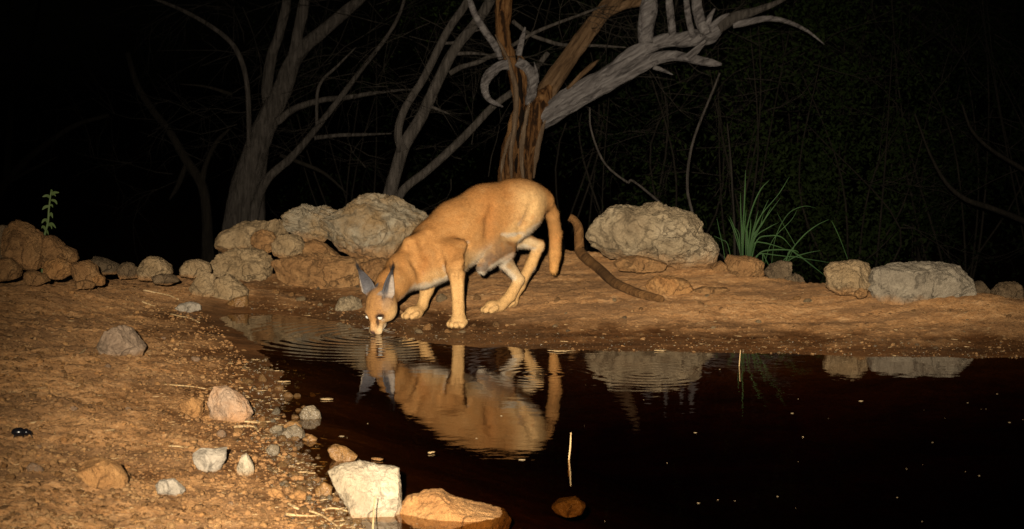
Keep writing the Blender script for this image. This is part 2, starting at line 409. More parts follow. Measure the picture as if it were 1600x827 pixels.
# ------------------------------------------------------------------ rocks
_ico = {}
def ico(sub):
    if sub not in _ico:
        bm = bmesh.new(); bmesh.ops.create_icosphere(bm, subdivisions=sub, radius=1.0)
        bm.verts.ensure_lookup_table()
        _ico[sub] = (np.array([v.co[:] for v in bm.verts]), np.array([[v.index for v in f.verts] for f in bm.faces]))
        bm.free()
    return _ico[sub]
_seed = [11]
def rock(name, label, cat, outline, mat, Yc=None, thick=None, sub=5, rough=0.055, facets=9, group=None, z_off=0.0, base_py=None):
    """a stone whose outline is traced, standing at its own distance with its own depth"""
    _seed[0] += 1; rs = np.random.RandomState(_seed[0] * 13)
    O = np.array(outline, float)
    c = np.array([(O[:, 0].max() + O[:, 0].min()) / 2, (O[:, 1].max() + O[:, 1].min()) / 2])
    w_px = np.ptp(O[:, 0])
    if Yc is None:
        by = O[:, 1].max() if base_py is None else base_py
        hp = hit(c[0], by - 0.12 * np.ptp(O[:, 1])); Yh = hp[1]
        th = thick if thick is not None else 0.42 * w_px * Yh / F_PX
        Yc = Yh + 0.55 * th
    th = thick if thick is not None else 0.42 * w_px * Yc / F_PX
    C = at(c[0], c[1], Yc)
    W = np.array([at(x, y, Yc) for x, y in O]) - C
    P2 = W[:, [0, 2]]
    D, Fc = ico(sub)
    # radial silhouette
    ang = np.linspace(-math.pi, math.pi, 721); rad = np.zeros(721)
    nP = len(P2)
    for k in range(nP):
        a, b = P2[k], P2[(k + 1) % nP]; e = b - a
        dx, dz = np.cos(ang), np.sin(ang)
        den = dx * e[1] - dz * e[0]
        den = np.where(np.abs(den) < 1e-12, 1e-12, den)
        t = (a[0] * e[1] - a[1] * e[0]) / den
        u = (a[0] * dz - a[1] * dx) / den
        ok = (t > 0) & (u >= -1e-6) & (u <= 1 + 1e-6)
        rad = np.where(ok, np.maximum(rad, t), rad)
    th_v = np.arctan2(D[:, 2], D[:, 0]); s = np.sqrt(D[:, 0] ** 2 + D[:, 2] ** 2)
    Rv = np.interp(th_v, ang, rad)
    sf = s ** 0.62
    P = np.stack([np.cos(th_v) * Rv * sf, th * np.sign(D[:, 1]) * np.abs(D[:, 1]) ** 0.85, np.sin(th_v) * Rv * sf], 1)
    size = math.sqrt(max(np.ptp(P[:, 0]) * np.ptp(P[:, 2]), 1e-6))
    # broken faces, mostly on the front and top
    for k in range(facets):
        n = rs.normal(size=3); n[1] = -abs(n[1]) - 0.35 if rs.rand() < 0.75 else abs(n[1]) + 0.3
        n[0] *= 0.8; n[2] *= 0.9
        n /= np.linalg.norm(n)
        pr = P @ n; hmax = pr.max(); lim = hmax * rs.uniform(0.66, 0.9)
        P = P - np.maximum(0, pr - lim)[:, None] * n[None] * 0.93
    off = rs.rand(3) * 50
    q = P / size
    dirn = P / (np.linalg.norm(P, axis=1)[:, None] + 1e-9)
    r1 = fbm(q * 2.2 + off, 3); r2 = 1 - 2 * np.abs(fbm(q * 4.5 + off, 4)); r3 = fbm(q * 14 + off, 3)
    P = P + dirn * (size * rough * (0.75 * r1 + 0.8 * (r2 - 0.4) + 0.42 * r3))[:, None]
    P[:, 2] += z_off
    base = np.array([0, 0, P[:, 2].min()])
    o = obj(name, P - base, Fc, mat)
    o.location = C + base
    return tag(o, label, cat, group)

Z4 = lambda p: zz(p, 0, 280, 2.9525)
Z5 = lambda p: zz(p, 0, 540, 2.8825)
Z6 = lambda p: zz(p, 250, 540, 2.8825)
Z7 = lambda p: zz(p, 320, 280, 3.445)
Z8 = lambda p: zz(p, 880, 280, 3.444)
ZR = lambda p: zz(p, 1200, 280, 2.585)
ZB = lambda p: zz(p, 380, 480, 2.3827)

# boulders on the far bank, right of the cat
rock('boulder', 'big pale rounded boulder with scalloped top beside the bent dark branch', 'boulder',
     Z8([(125,310),(150,260),(190,215),(250,155),(285,140),(350,140),(415,162),(445,150),(490,132),(560,142),(650,165),(710,195),(740,235),(745,280),
         (790,310),(820,350),(815,400),(805,445),(760,482),(690,492),(600,475),(520,458),(440,435),(380,428),(330,432),(265,435),(210,405),(160,370)]),
     M['pale_rock'], Yc=8.66, thick=0.2, sub=6, rough=0.05)
rock('boulder', 'blocky tan stone in front of the upright grass tuft', 'stone',
     Z8([(872,440),(890,410),(960,420),(1040,425),(1085,450),(1080,520),(1050,550),(960,555),(900,530)]), M['earth_rock'], Yc=8.55, thick=0.1)
rock('boulder', 'dark crumbly rock to the right of the blocky tan stone', 'stone',
     Z8([(1085,500),(1120,460),(1170,440),(1225,450),(1230,540),(1200,580),(1110,565)]), M['dark_rock'], Yc=8.5, thick=0.08)
rock('boulder', 'low tan stone wedged between the big pale boulder and the blocky tan stone', 'stone',
     Z8([(790,470),(850,442),(890,470),(895,530),(820,535)]), M['earth_rock'], Yc=8.6, thick=0.07)
rock('boulder', 'low ochre ledge of rock sunk in the bank below the big pale boulder', 'rock',
     Z8([(440,575),(470,545),(510,520),(600,528),(670,550),(700,590),(670,622),(560,630),(470,620)]), M['orange_rock'], thick=0.09, base_py=462)
rock('boulder', 'flat ochre stone flush with the bank beside the ochre ledge', 'stone',
     Z8([(690,600),(760,580),(890,588),(900,612),(800,625),(700,622)]), M['earth_rock'], thick=0.06, base_py=461)
rock('boulder', 'earthy lump of rock under the left foot of the big pale boulder', 'stone',
     Z8([(265,450),(310,425),(400,412),(470,430),(560,455),(540,490),(430,500),(300,490)]), M['earth_rock'], Yc=8.5, thick=0.1)
rock('boulder', 'squarish tan boulder touching the long grey boulder', 'boulder',
     ZR([(235,370),(260,340),(350,332),(425,345),(432,400),(415,450),(350,465),(280,462),(240,435)]), M['tan_rock'], Yc=7.88, thick=0.11)
rock('boulder', 'long low grey boulder beside the squarish tan boulder', 'boulder',
     ZR([(428,365),(520,345),(600,335),(720,332),(780,355),(825,410),(830,460),(755,512),(620,520),(520,518),(450,498),(415,440)]),
     M['stone_grey'], Yc=7.82, thick=0.16, sub=6, rough=0.045)
rock('boulder', 'small rounded tan stone at the foot of the squarish tan boulder', 'stone',
     ZR([(345,462),(370,440),(400,448),(402,475),(365,484)]), M['earth_rock'], Yc=7.72, thick=0.03, sub=4)
rock('boulder', 'small brown stone half buried past the end of the long grey boulder', 'stone',
     ZR([(825,420),(860,410),(895,448),(885,475),(830,478)]), M['dark_rock'], Yc=8.05, thick=0.06, sub=4)
rock('boulder', 'dim brown rock alone on the crest at the dark end of the bank', 'stone',
     ZR([(905,455),(940,420),(1000,418),(1040,440),(1050,490),(915,490)]), M['mud_rock'], Yc=8.12, thick=0.08)
rock('boulder', 'brown stub of stone between dark crumbly rock and squarish tan boulder', 'stone',
     ZR([(75,400),(110,380),(140,395),(150,420),(90,425)]), M['dark_rock'], Yc=8.5, thick=0.05, sub=4)

# the heap of rocks behind the cat's head
rock('boulder', 'largest grey boulder of the heap, its layered face behind the cat\'s back', 'boulder',
     Z7([(585,240),(640,205),(720,175),(780,135),(830,100),(900,80),(960,95),(1060,90),(1130,105),(1175,135),(1200,180),(1205,220),(1190,270),
         (1150,330),(1100,380),(1050,420),(1000,440),(900,440),(830,420),(740,415),(700,380),(640,335),(600,285)]),
     M['grey_rock'], Yc=9.25, thick=0.24, sub=6, rough=0.06)
rock('boulder', 'jagged grey rock leaning on the largest grey boulder', 'boulder',
     Z7([(420,200),(460,170),(540,140),(580,155),(640,150),(705,175),(720,230),(660,320),(610,350),(540,340),(500,300),(440,275)]),
     M['grey_rock'], Yc=9.38, thick=0.17, sub=6, rough=0.07)
rock('boulder', 'smooth tan boulder at the outer end of the heap', 'boulder',
     Z7([(62,325),(90,285),(150,260),(210,225),(280,228),(350,235),(400,220),(435,225),(450,280),(440,330),(390,380),(250,400),(170,410),(110,420),(75,390)]),
     M['tan_rock'], Yc=9.3, thick=0.19, sub=5)
rock('boulder', 'rounded brown lump resting below the smooth tan boulder', 'stone',
     Z7([(243,320),(270,285),(310,275),(360,285),(388,315),(380,370),(340,395),(270,390),(245,350)]), M['earth_rock'], Yc=9.08, thick=0.07)
rock('boulder', 'rounded brown lump resting below the jagged grey rock', 'stone',
     Z7([(360,345),(400,305),(450,295),(510,310),(535,345),(530,400),(440,430),(375,415)]), M['tan_rock'], Yc=9.05, thick=0.09)
rock('boulder', 'brown earthy wedge under the edge of the largest grey boulder', 'stone',
     Z7([(520,400),(530,345),(590,325),(650,350),(710,400),(740,430),(640,450),(540,440)]), M['earth_rock'], Yc=9.1, thick=0.1)
rock('boulder', 'crumbly clay-coated rock at the base of the smooth tan boulder', 'rock',
     Z7([(35,470),(75,410),(150,385),(240,378),(310,392),(350,440),(355,510),(310,560),(200,570),(100,550),(35,510)]), M['tan_rock'], Yc=8.95, thick=0.17, sub=6, rough=0.08)
rock('boulder', 'long clay-coated ledge along the foot of the rock heap', 'rock',
     Z7([(340,460),(420,425),(540,412),(680,420),(830,425),(900,440),(920,520),(860,590),(700,600),(500,590),(380,590),(335,530)]), M['earth_rock'], Yc=8.85, thick=0.14, sub=6, rough=0.07)
rock('boulder', 'clay-coated rock directly behind the cat\'s ears', 'rock',
     Z7([(840,455),(930,430),(1020,440),(1080,500),(1060,600),(950,620),(860,600)]), M['earth_rock'], Yc=8.75, thick=0.13, sub=5, rough=0.07)
# waterside rocks under the heap
rock('boulder', 'upright half of the split rock standing at the inlet', 'rock',
     Z4([(872,505),(900,460),(930,425),(975,418),(992,455),(990,530),(950,560),(890,545)]), M['tan_rock'], thick=0.07, base_py=470)
rock('boulder', 'sloping half of the split rock overhanging the inlet water', 'rock',
     Z4([(930,535),(960,500),(990,470),(1050,440),(1110,480),(1152,510),(1145,545),(1085,590),(1040,588),(975,560)]), M['tan_rock'], Yc=8.3, thick=0.09)
rock('boulder', 'brown wet stone tucked under the split rock at the water', 'stone',
     Z4([(1045,570),(1080,548),(1140,535),(1145,580),(1100,605),(1050,608)]), M['wet_brown'], Yc=8.2, thick=0.06, sub=4)
rock('boulder', 'small flat pale stone lying in the mud at the tip of the inlet', 'stone',
     Z4([(806,598),(830,575),(880,566),(920,578),(928,602),(880,616),(825,622)]), M['pale_stone'], thick=0.045, sub=4)
rock('boulder', 'rounded tan stone in the mud beside the cat\'s muzzle', 'stone',
     Z7([(702,695),(730,640),(790,630),(840,655),(858,690),(835,725),(760,735),(712,722)]), M['pale_rock'], thick=0.06, base_py=489)
# left bank
rock('boulder', 'squat pinkish brown boulder alone on the open mud bank', 'boulder',
     Z4([(452,770),(490,695),(545,663),(600,690),(640,740),(668,778),(645,830),(560,845),(485,830)]), M['umber_rock'], thick=0.09, sub=5, rough=0.035)
rock('boulder', 'faceted pinkish stone with orange stain lying on the shore by a white twig', 'stone',
     Z5([(928,265),(960,190),(1010,185),(1060,210),(1110,250),(1138,300),(1110,340),(1070,358),(1000,368),(925,345),(945,300)]), M['pink_rock'], thick=0.06, rough=0.045)
rock('boulder', 'small orange stone leaning beside the faceted pinkish stone', 'stone',
     Z5([(802,268),(830,250),(870,233),(915,252),(922,300),(870,333),(828,328)]), M['orange_rock'], thick=0.03)
rock('boulder', 'smooth grey stone with straight top edge on the shore gravel', 'stone',
     Z5([(866,490),(900,463),(960,468),(1022,458),(1018,510),(992,562),(945,585),(900,562),(874,525)]), M['pale_stone'], thick=0.035, rough=0.02)
rock('boulder', 'narrow chalky stone beside the smooth grey stone', 'stone',
     Z5([(1068,545),(1085,500),(1110,487),(1142,540),(1142,578),(1112,598),(1073,592)]), M['white_rock'], thick=0.022, rough=0.04)
rock('boulder', 'flat whitish stone lying apart on bare mud', 'stone',
     Z5([(692,638),(720,608),(780,602),(838,650),(816,678),(750,685),(703,668)]), M['pale_stone'], thick=0.03, rough=0.03)
rock('boulder', 'flat orange slab half buried with a dry stalk across it', 'stone',
     Z5([(338,572),(400,508),(470,515),(530,540),(572,600),(568,650),(510,648),(420,628)]), M['orange_rock'], thick=0.06, rough=0.035)
rock('boulder', 'bright white angular block of rock at the water margin', 'rock',
     Z6([(763,568),(810,538),(900,526),(950,540),(1072,560),(1082,640),(1078,765),(1045,812),(950,815),(865,792),(850,720),(800,640)]),
     M['white_rock'], thick=0.07, sub=6, rough=0.035, facets=6)
rock('boulder', 'broad orange rock by the bright white block, water lapping its side', 'rock',
     ZB([(570,800),(610,740),(670,725),(730,720),(780,750),(850,770),(980,795),(1010,840),(1000,890),(800,910),(590,900)]), M['orange_rock'], Yc=4.42, thick=0.11, sub=6, rough=0.03, z_off=0.018, facets=5)
rock('boulder', 'wet orange-brown stone in the shallows behind the white block', 'stone',
     Z6([(756,465),(790,448),(840,463),(890,500),(862,530),(800,545),(772,505)]), M['wet_brown'], thick=0.04, base_py=733)
rock('boulder', 'wet knobbly stone standing alone farthest out in the shallows', 'stone',
     Z6([(628,310),(650,280),(690,270),(722,300),(728,332),(690,350),(638,342)]), M['wet_grey'], thick=0.03, base_py=664)
rock('boulder', 'wet tan round stone among pebbles in the shallows', 'stone',
     Z6([(548,398),(575,370),(610,358),(645,383),(652,412),(600,424),(553,420)]), M['wet_grey'], thick=0.03, base_py=691)
rock('boulder', 'wet brown dome of stone behind the tan round stone', 'stone',
     Z6([(550,365),(580,342),(620,343),(640,368),(620,390),(565,388)]), M['wet_brown'], thick=0.025, sub=4)
rock('boulder', 'dark slate grey pebble beside the tan round stone', 'stone',
     Z6([(492,382),(515,360),(552,365),(552,397),(518,408)]), M['wet_grey'], thick=0.018, sub=4)
rock('boulder', 'round wet olive pebble nearer the bank in the shallows', 'stone',
     Z6([(473,468),(500,447),(535,453),(538,490),(500,502)]), M['wet_grey'], thick=0.02, sub=4)
rock('boulder', 'low wet pebble just past the tan round stone', 'stone',
     Z6([(640,420),(680,402),(708,420),(702,443),(658,447)]), M['wet_brown'], thick=0.02, sub=4)
rock('boulder', 'dark brown rounded stone between the white block and an orange pebble', 'stone',
     Z6([(698,645),(740,612),(777,640),(768,685),(712,693)]), M['wet_brown'], thick=0.025, sub=4)
rock('boulder', 'smooth bright orange pebble on the wet shore', 'stone',
     Z6([(578,672),(620,652),(662,665),(657,697),(600,703)]), M['orange_rock'], thick=0.022, sub=4, rough=0.02)
rock('boulder', 'pale orange pebble nearer the bank than the bright orange pebble', 'stone',
     Z6([(485,655),(510,642),(545,655),(568,685),(530,695),(492,680)]), M['orange_rock'], thick=0.02, sub=4, rough=0.02)
rock('boulder', 'sunken stone under the water at the foot of the pale stalk', 'stone',
     ZB([(1145,690),(1175,668),(1240,660),(1275,680),(1260,712),(1170,714)]), M['wet_brown'], Yc=4.62, thick=0.06, sub=4, z_off=-0.035)
rock('boulder', 'sunken stone under the water beside the broad orange rock', 'stone',
     ZB([(990,815),(1030,785),(1075,795),(1090,825),(1050,850),(1000,850)]), M['wet_brown'], Yc=4.38, thick=0.05, sub=4, z_off=-0.03)
# orange boulders on the far left
LP = 'dim orange boulders heaped on the bank by the sapling'
rock('boulder', 'tall orange boulder that the leafy sapling rises behind', 'boulder', Z4([(20,245),(40,205),(75,190),(150,225),(192,260),(200,330),(190,410),(60,415),(18,340)]), M['earth_rock'], Yc=8.1, thick=0.14)
rock('boulder', 'brown boulder behind the tall orange boulder', 'boulder', Z4([(-70,270),(-30,212),(25,218),(40,320),(30,420),(-70,420)]), M['mud_rock'], Yc=8.2, thick=0.14)
rock('boulder', 'brown sloping rock beside the tall orange boulder', 'boulder', Z4([(190,285),(215,262),(245,262),(290,310),(345,335),(358,372),(330,410),(200,410)]), M['earth_rock'], Yc=8.15, thick=0.12)
rock('boulder', 'rounded bright orange stone in front of the brown sloping rock', 'stone', Z4([(196,405),(215,378),(270,366),(332,385),(328,440),(290,462),(212,455)]), M['orange_rock'], Yc=7.95, thick=0.08)
rock('boulder', 'dull brown stone to the right of the bright orange stone', 'stone', Z4([(328,390),(400,373),(440,400),(458,445),(430,490),(340,485)]), M['earth_rock'], Yc=7.95, thick=0.08)
rock('boulder', 'little orange stone at the end of the orange boulder heap', 'stone', Z4([(423,455),(455,438),(484,455),(482,490),(438,492)]), M['orange_rock'], Yc=7.85, thick=0.04, sub=4)
rock('boulder', 'low brown stone in front of the tall orange boulder', 'stone', Z4([(-30,370),(50,365),(95,410),(88,455),(0,470),(-40,430)]), M['earth_rock'], Yc=7.95, thick=0.1)
rock('boulder', 'low ochre stone sunk in mud below the bright orange stone', 'stone', Z4([(95,440),(140,420),(205,440),(230,470),(180,490),(100,485)]), M['earth_rock'], Yc=7.85, thick=0.07)
rock('boulder', 'flat ochre slab at the foot of the dull brown stone', 'stone', Z4([(340,478),(390,465),(440,482),(430,503),(360,505)]), M['earth_rock'], Yc=7.8, thick=0.06, sub=4)
# row along the dark gap
rock('boulder', 'dim brown stone at the gap between the two rock heaps', 'stone', Z4([(543,425),(560,390),(595,384),(640,410),(645,455),(555,460)]), M['mud_rock'], Yc=8.5, thick=0.07)
rock('boulder', 'rounded tan stone topping the low row at the gap', 'stone', Z4([(636,415),(655,385),(690,358),(740,365),(787,400),(795,440),(730,470),(645,462)]), M['tan_rock'], Yc=8.42, thick=0.1)
rock('boulder', 'low tan stone between the gap row and the split rock', 'stone', Z4([(825,415),(860,380),(910,370),(960,390),(975,430),(900,455),(835,445)]), M['tan_rock'], Yc=8.55, thick=0.09)
rock('boulder', 'dark mud lump behind the gap row', 'stone', Z4([(415,380),(440,356),(490,372),(545,398),(545,435),(450,440),(415,410)]), M['dark_rock'], Yc=8.5, thick=0.09)
rock('boulder', 'brown stone at the front of the gap row', 'stone', Z4([(700,450),(740,435),(800,445),(830,470),(780,490),(710,480)]), M['mud_rock'], Yc=8.2, thick=0.06, sub=4)

# loose stones, each its own thing
pebble_meshes = []
for k in range(7):
    D, Fc = ico(3 if k < 5 else 2)
    rs = np.random.RandomState(300 + k)
    P = D * np.array([1.0, rs.uniform(.7, .95), rs.uniform(.5, .75)])
    for j in range(7):
        n = rs.normal(size=3); n /= np.linalg.norm(n); pr = P @ n; lim = pr.max() * rs.uniform(.65, .9)
        P = P - np.maximum(0, pr - lim)[:, None] * n * .95
    P = P + D * (0.07 * fbm(D * 2.5 + k * 9, 3))[:, None]
    me = bpy.data.meshes.new('pebble')
    me.from_pydata([tuple(v) for v in P], [], [tuple(f) for f in Fc]); me.update()
    me.polygons.foreach_set('use_smooth', np.ones(len(me.polygons), bool))
    me.materials.append(M['earth_rock'])
    pebble_meshes.append(me)
def pebble(px, py, w_px, mat, label, group, rs, sink=0.35):
    p = hit(px, py); s = w_px * p[1] / F_PX / 2
    o = bpy.data.objects.new('pebble', pebble_meshes[rs.randint(7)]); col.objects.link(o)
    o.location = (p[0], p[1], p[2] + s * (0.5 - sink)); o.scale = (s, s, s * rs.uniform(.8, 1.2))
    o.rotation_euler = (rs.uniform(-.4, .4), rs.uniform(-.4, .4), rs.uniform(0, 6.3))
    o.material_slots[0].link = 'OBJECT'; o.material_slots[0].material = M[mat]
    return tag(o, LOOK[mat] + label, 'pebble', LOOK[mat].strip() + ' ' + group)
LOOK = {'earth_rock': 'brown ', 'orange_rock': 'orange ', 'pink_rock': 'pinkish ', 'tan_rock': 'tan ', 'wet_brown': 'brown ', 'wet_grey': 'grey ', 'mud_rock': 'dark ', 'pale_rock': 'pale '}
rs = np.random.RandomState(5)
for (x, y, w) in [(305,564,17),(168,575,14),(109,683,14),(245,705,22),(170,697,14),(108,728,11),(60,700,12),(128,605,14),(115,640,13),(200,640,12),
                  (375,598,13),(300,650,11),(285,505,10),(390,660,15),(345,682,22),(372,678,20),(340,668,14),(175,768,13),(45,770,22),(30,715,16),(55,735,34),
                  (15,748,20),(215,680,11),(255,600,10),(60,560,12),(90,790,13),(225,790,12),(20,640,13),(130,500,11),(70,470,10),(255,530,10),(310,770,13),(360,790,13),
                  (400,765,11),(330,745,12),(375,770,14),(300,800,11),(410,800,14),(445,810,12),(150,815,14),(20,805,12),(50,620,13),(330,560,10),(360,545,9),(395,590,9)]:
    pebble(x, y, w, ['earth_rock', 'orange_rock', 'orange_rock', 'pink_rock'][rs.randint(4)], 'small loose stone scattered on the left mud bank', 'small stones scattered on the left mud bank', rs)
for k in range(95):
    x = rs.uniform(0, 430); y = rs.uniform(470, 825)
    if x > 400 and y < 640: continue
    pebble(x, y, rs.uniform(6, 13) * (0.7 + 0.6 * (y - 470) / 350), ['earth_rock', 'earth_rock', 'orange_rock', 'orange_rock'][rs.randint(4)],
           'small loose stone scattered on the left mud bank', 'small stones scattered on the left mud bank', rs, 0.5)
for k in range(60):
    t_ = rs.rand(); y = 590 + 235 * t_; x = np.interp(y, [590, 640, 680, 750, 825], [430, 440, 450, 490, 540]) + rs.normal(0, 26) - 8
    pebble(x, y, rs.uniform(7, 20), ['wet_brown', 'wet_grey', 'wet_brown', 'orange_rock'][rs.randint(4)],
           'wet pebble in the shallow margin of the left shore', 'wet pebbles along the left shore', rs, 0.2)
for k in range(55):
    x = rs.uniform(450, 1590); y = np.interp(x, [450, 640, 900, 1600], [470, 505, 495, 510]) + rs.uniform(-45, 45)
    if 590 < x < 880 and y < 500: continue
    pebble(x, min(y, 545), rs.uniform(5, 12), ['earth_rock', 'tan_rock', 'earth_rock', 'mud_rock'][rs.randint(4)],
           'small loose stone on the far bank mud', 'small stones on the far bank', rs, 0.5)
for (x, y, w) in [(690,470,26),(745,468,16),(775,508,14),(668,515,22),(655,520,16),(722,520,13),(870,470,14),(905,445,10),(1245,468,16),(1262,472,18),(1095,475,12),(960,470,9),(700,520,14),
                  (560,480,10),(500,478,11),(455,462,12),(430,458,14),(470,470,18)]:
    pebble(x, y, w, ['tan_rock', 'orange_rock', 'earth_rock'][rs.randint(3)], 'small loose stone on the far bank mud', 'small stones on the far bank', rs, 0.35)

# gravel and plant litter that nobody could count
def scatter(n, seed, size_fn, flat, region):
    rs = np.random.RandomState(seed); D, Fc = ico(1)
    px, py = region(rs, n)
    pos = []
    for a, b in zip(px, py):
        d = ray(a, b); pos.append(d)
    pos = np.array(pos)
    # intersect approximately: iterate height
    z = np.full(n, 0.05)
    for it in range(6):
        t = (z - 1.0) / pos[:, 2]; P = CAM + pos * t[:, None]; z = 0.5 * z + 0.5 * height(P[:, 0], P[:, 1])
    t = (z - 1.0) / pos[:, 2]; P = CAM + pos * t[:, None]; P[:, 2] = height(P[:, 0], P[:, 1])
    s = size_fn(rs, n)
    VV = []; FF = []
    a = rs.uniform(0, 6.3, n)
    for k in range(n):
        m = D * s[k] * (np.array([1, rs.uniform(.55, 1), rs.uniform(.35, .8)]) if not flat else np.array([rs.uniform(2, 5), .35, .25]))
        m = m + D * rs.uniform(-.25, .25, (len(D), 1)) * s[k] * (0.2 if flat else 1)
        c_, s_ = math.cos(a[k]), math.sin(a[k])
        m = np.stack([m[:, 0] * c_ - m[:, 1] * s_, m[:, 0] * s_ + m[:, 1] * c_, m[:, 2]], 1)
        VV.append(m + P[k] + np.array([0, 0, s[k] * .1])); FF.append(Fc + len(D) * k)
    return np.concatenate(VV), np.concatenate(FF)
def reg_left(rs, n):
    y = rs.uniform(450, 840, n) ; x = rs.rand(n) * np.interp(y, [450, 560, 640, 830], [290, 385, 400, 530])
    return x, y
def reg_far(rs, n):
    x = rs.uniform(380, 1620, n); b = np.interp(x, [380, 520, 640, 900, 1600], [482, 500, 530, 547, 560])
    t_ = np.interp(x, [380, 900, 1600], [440, 400, 465])
    return x, b - (b - t_) * rs.rand(n) ** 1.15
def reg_edge(rs, n):
    x = rs.uniform(380, 1620, n); b = np.interp(x, [380, 520, 640, 900, 1600], [482, 500, 530, 547, 560])
    return x, b - 26 * rs.rand(n) ** 1.3
def reg_shore(rs, n):
    y = rs.uniform(560, 830, n); x = np.interp(y, [560, 600, 640, 680, 750, 830], [415, 432, 432, 448, 492, 550]) + rs.normal(-12, 30, n)
    return x, y
for nm, lab, n, sd, sf, fl, rg, mt in [
    ('gravel', 'fine ochre grit and crumbs of soil over the left mud bank', 9000, 1, lambda r, n: np.clip(r.lognormal(-5.75, .55, n), .0012, .013), False, reg_left, 'earth_rock'),
    ('gravel', 'fine grit and crumbs of soil over the far bank', 3200, 2, lambda r, n: np.clip(r.lognormal(-6.1, .6, n), .001, .012), False, reg_far, 'earth_rock'),
    ('gravel', 'wet dark grit along the far water margin', 900, 13, lambda r, n: np.clip(r.lognormal(-5.9, .5, n), .001, .010), False, reg_edge, 'wet_grit'),
    ('gravel', 'wet dark grit along the left water margin', 900, 3, lambda r, n: np.clip(r.lognormal(-5.4, .5, n), .002, .011), False, reg_shore, 'wet_grit'),
    ('gravel', 'pale stone chips and dry flakes over the left mud bank', 1500, 11, lambda r, n: np.clip(r.lognormal(-5.6, .6, n), .0015, .014), False, reg_left, 'orange_rock'),
    ('gravel', 'dark crumbs of soil over the left mud bank', 900, 12, lambda r, n: np.clip(r.lognormal(-5.5, .5, n), .0015, .012), False, reg_left, 'stick'),
    ('plant_litter', 'dry straw bits and chaff lying over the left mud bank', 700, 4, lambda r, n: np.clip(r.lognormal(-6.0, .4, n), .001, .005), True, reg_left, 'straw'),
    ('plant_litter', 'dry straw bits and chaff lying over the far bank', 420, 6, lambda r, n: np.clip(r.lognormal(-5.9, .4, n), .001, .006), True, reg_far, 'straw'),
    ('plant_litter', 'wet straw bits along the left water margin', 260, 8, lambda r, n: np.clip(r.lognormal(-5.7, .4, n), .001, .006), True, reg_shore, 'straw')]:
    v_, f_ = scatter(n, sd, sf, fl, rg)
    tag(obj(nm, v_, f_, M[mt], smooth=False), lab, kind='stuff')
# ------------------------------------------------------------------ tubes, branches
def catmull(P, n):
    P = np.asarray(P, float); out = []
    Q = np.vstack([2 * P[0] - P[1], P, 2 * P[-1] - P[-2]])
    for k in range(1, len(Q) - 2):
        p0, p1, p2, p3 = Q[k - 1:k + 3]
        for t in np.linspace(0, 1, n, endpoint=False):
            out.append(0.5 * (2 * p1 + (p2 - p0) * t + (2 * p0 - 5 * p1 + 4 * p2 - p3) * t * t + (3 * p1 - p0 - 3 * p2 + p3) * t ** 3))
    out.append(P[-1]); return np.array(out)
def tube(P, rad, seg=10, n=6, rough=0.0, seed=0, flat=1.0):
    """verts and quads of a tapering tube along P; rough breaks up its roundness"""
    PR = catmull(np.column_stack([P, rad]), n) if len(P) > 2 and n > 1 else np.column_stack([P, rad])
    P, rad = PR[:, :3], np.maximum(PR[:, 3], 1e-4)
    T = np.gradient(P, axis=0); T /= np.linalg.norm(T, axis=1)[:, None] + 1e-9
    up = np.array([0.13, -1.0, 0.05]); V = []
    a = np.linspace(0, 2 * math.pi, seg, endpoint=False)
    for k in range(len(P)):
        u = np.cross(T[k], up); u /= np.linalg.norm(u) + 1e-9; w = np.cross(u, T[k])
        V.append(P[k] + rad[k] * (np.cos(a)[:, None] * u + flat * np.sin(a)[:, None] * w))
    V = np.array(V)
    if rough:
        q = V.reshape(-1, 3); c = np.repeat(P, seg, 0); rr = np.repeat(rad, seg)
        al = np.tile(a, len(P)); lon = np.repeat(np.arange(len(P)), seg)
        strand = np.stack([np.cos(al) * 1.6, np.sin(al) * 1.6, lon * 0.09], 1) + seed * 7.7
        nz = fbm(q * 9 + seed * 3.1, 3) * 0.8 + fbm(strand, 2) * 0.9
        q = c + (q - c) * (1 + rough * nz)[:, None]; V = q.reshape(V.shape)
    m = len(P); i = np.arange(m * seg).reshape(m, seg)
    Fq = np.stack([i[:-1], np.roll(i[:-1], -1, 1), np.roll(i[1:], -1, 1), i[1:]], -1).reshape(-1, 4)
    V = V.reshape(-1, 3)
    V = np.vstack([V, P[0], P[-1]])
    caps = [[m * seg, i[0, (k + 1) % seg], i[0, k], i[0, k]] for k in range(seg)] + [[m * seg + 1, i[-1, k], i[-1, (k + 1) % seg], i[-1, (k + 1) % seg]] for k in range(seg)]
    return V, Fq, np.array(caps)[:, :3]
def join(tubes):
    V = []; F = []; o = 0
    for v, f, c in tubes:
        V.append(v); F += [tuple(x) for x in (f + o)]; F += [tuple(x) for x in (c + o)]; o += len(v)
    return np.vstack(V), F
def px_tube(pts, rpx, Y, seg=10, n=6, rough=0.12, seed=0, Y1=None):
    m = len(pts); Ys = np.linspace(Y, Y1 if Y1 is not None else Y, m)
    P = np.array([at(x, y, yy) for (x, y), yy in zip(pts, Ys)])
    r = np.interp(np.arange(m), np.linspace(0, m - 1, len(rpx)), rpx) * Ys / F_PX
    r[-1] *= 0.45
    return tube(P, r, seg, n, rough, seed)
def foot(pt, Y, r_px, flare=1.35):
    """extra points that carry a stem down into the ground"""
    p = at(pt[0], pt[1], Y); g = H(p[0], Y)
    return p, g
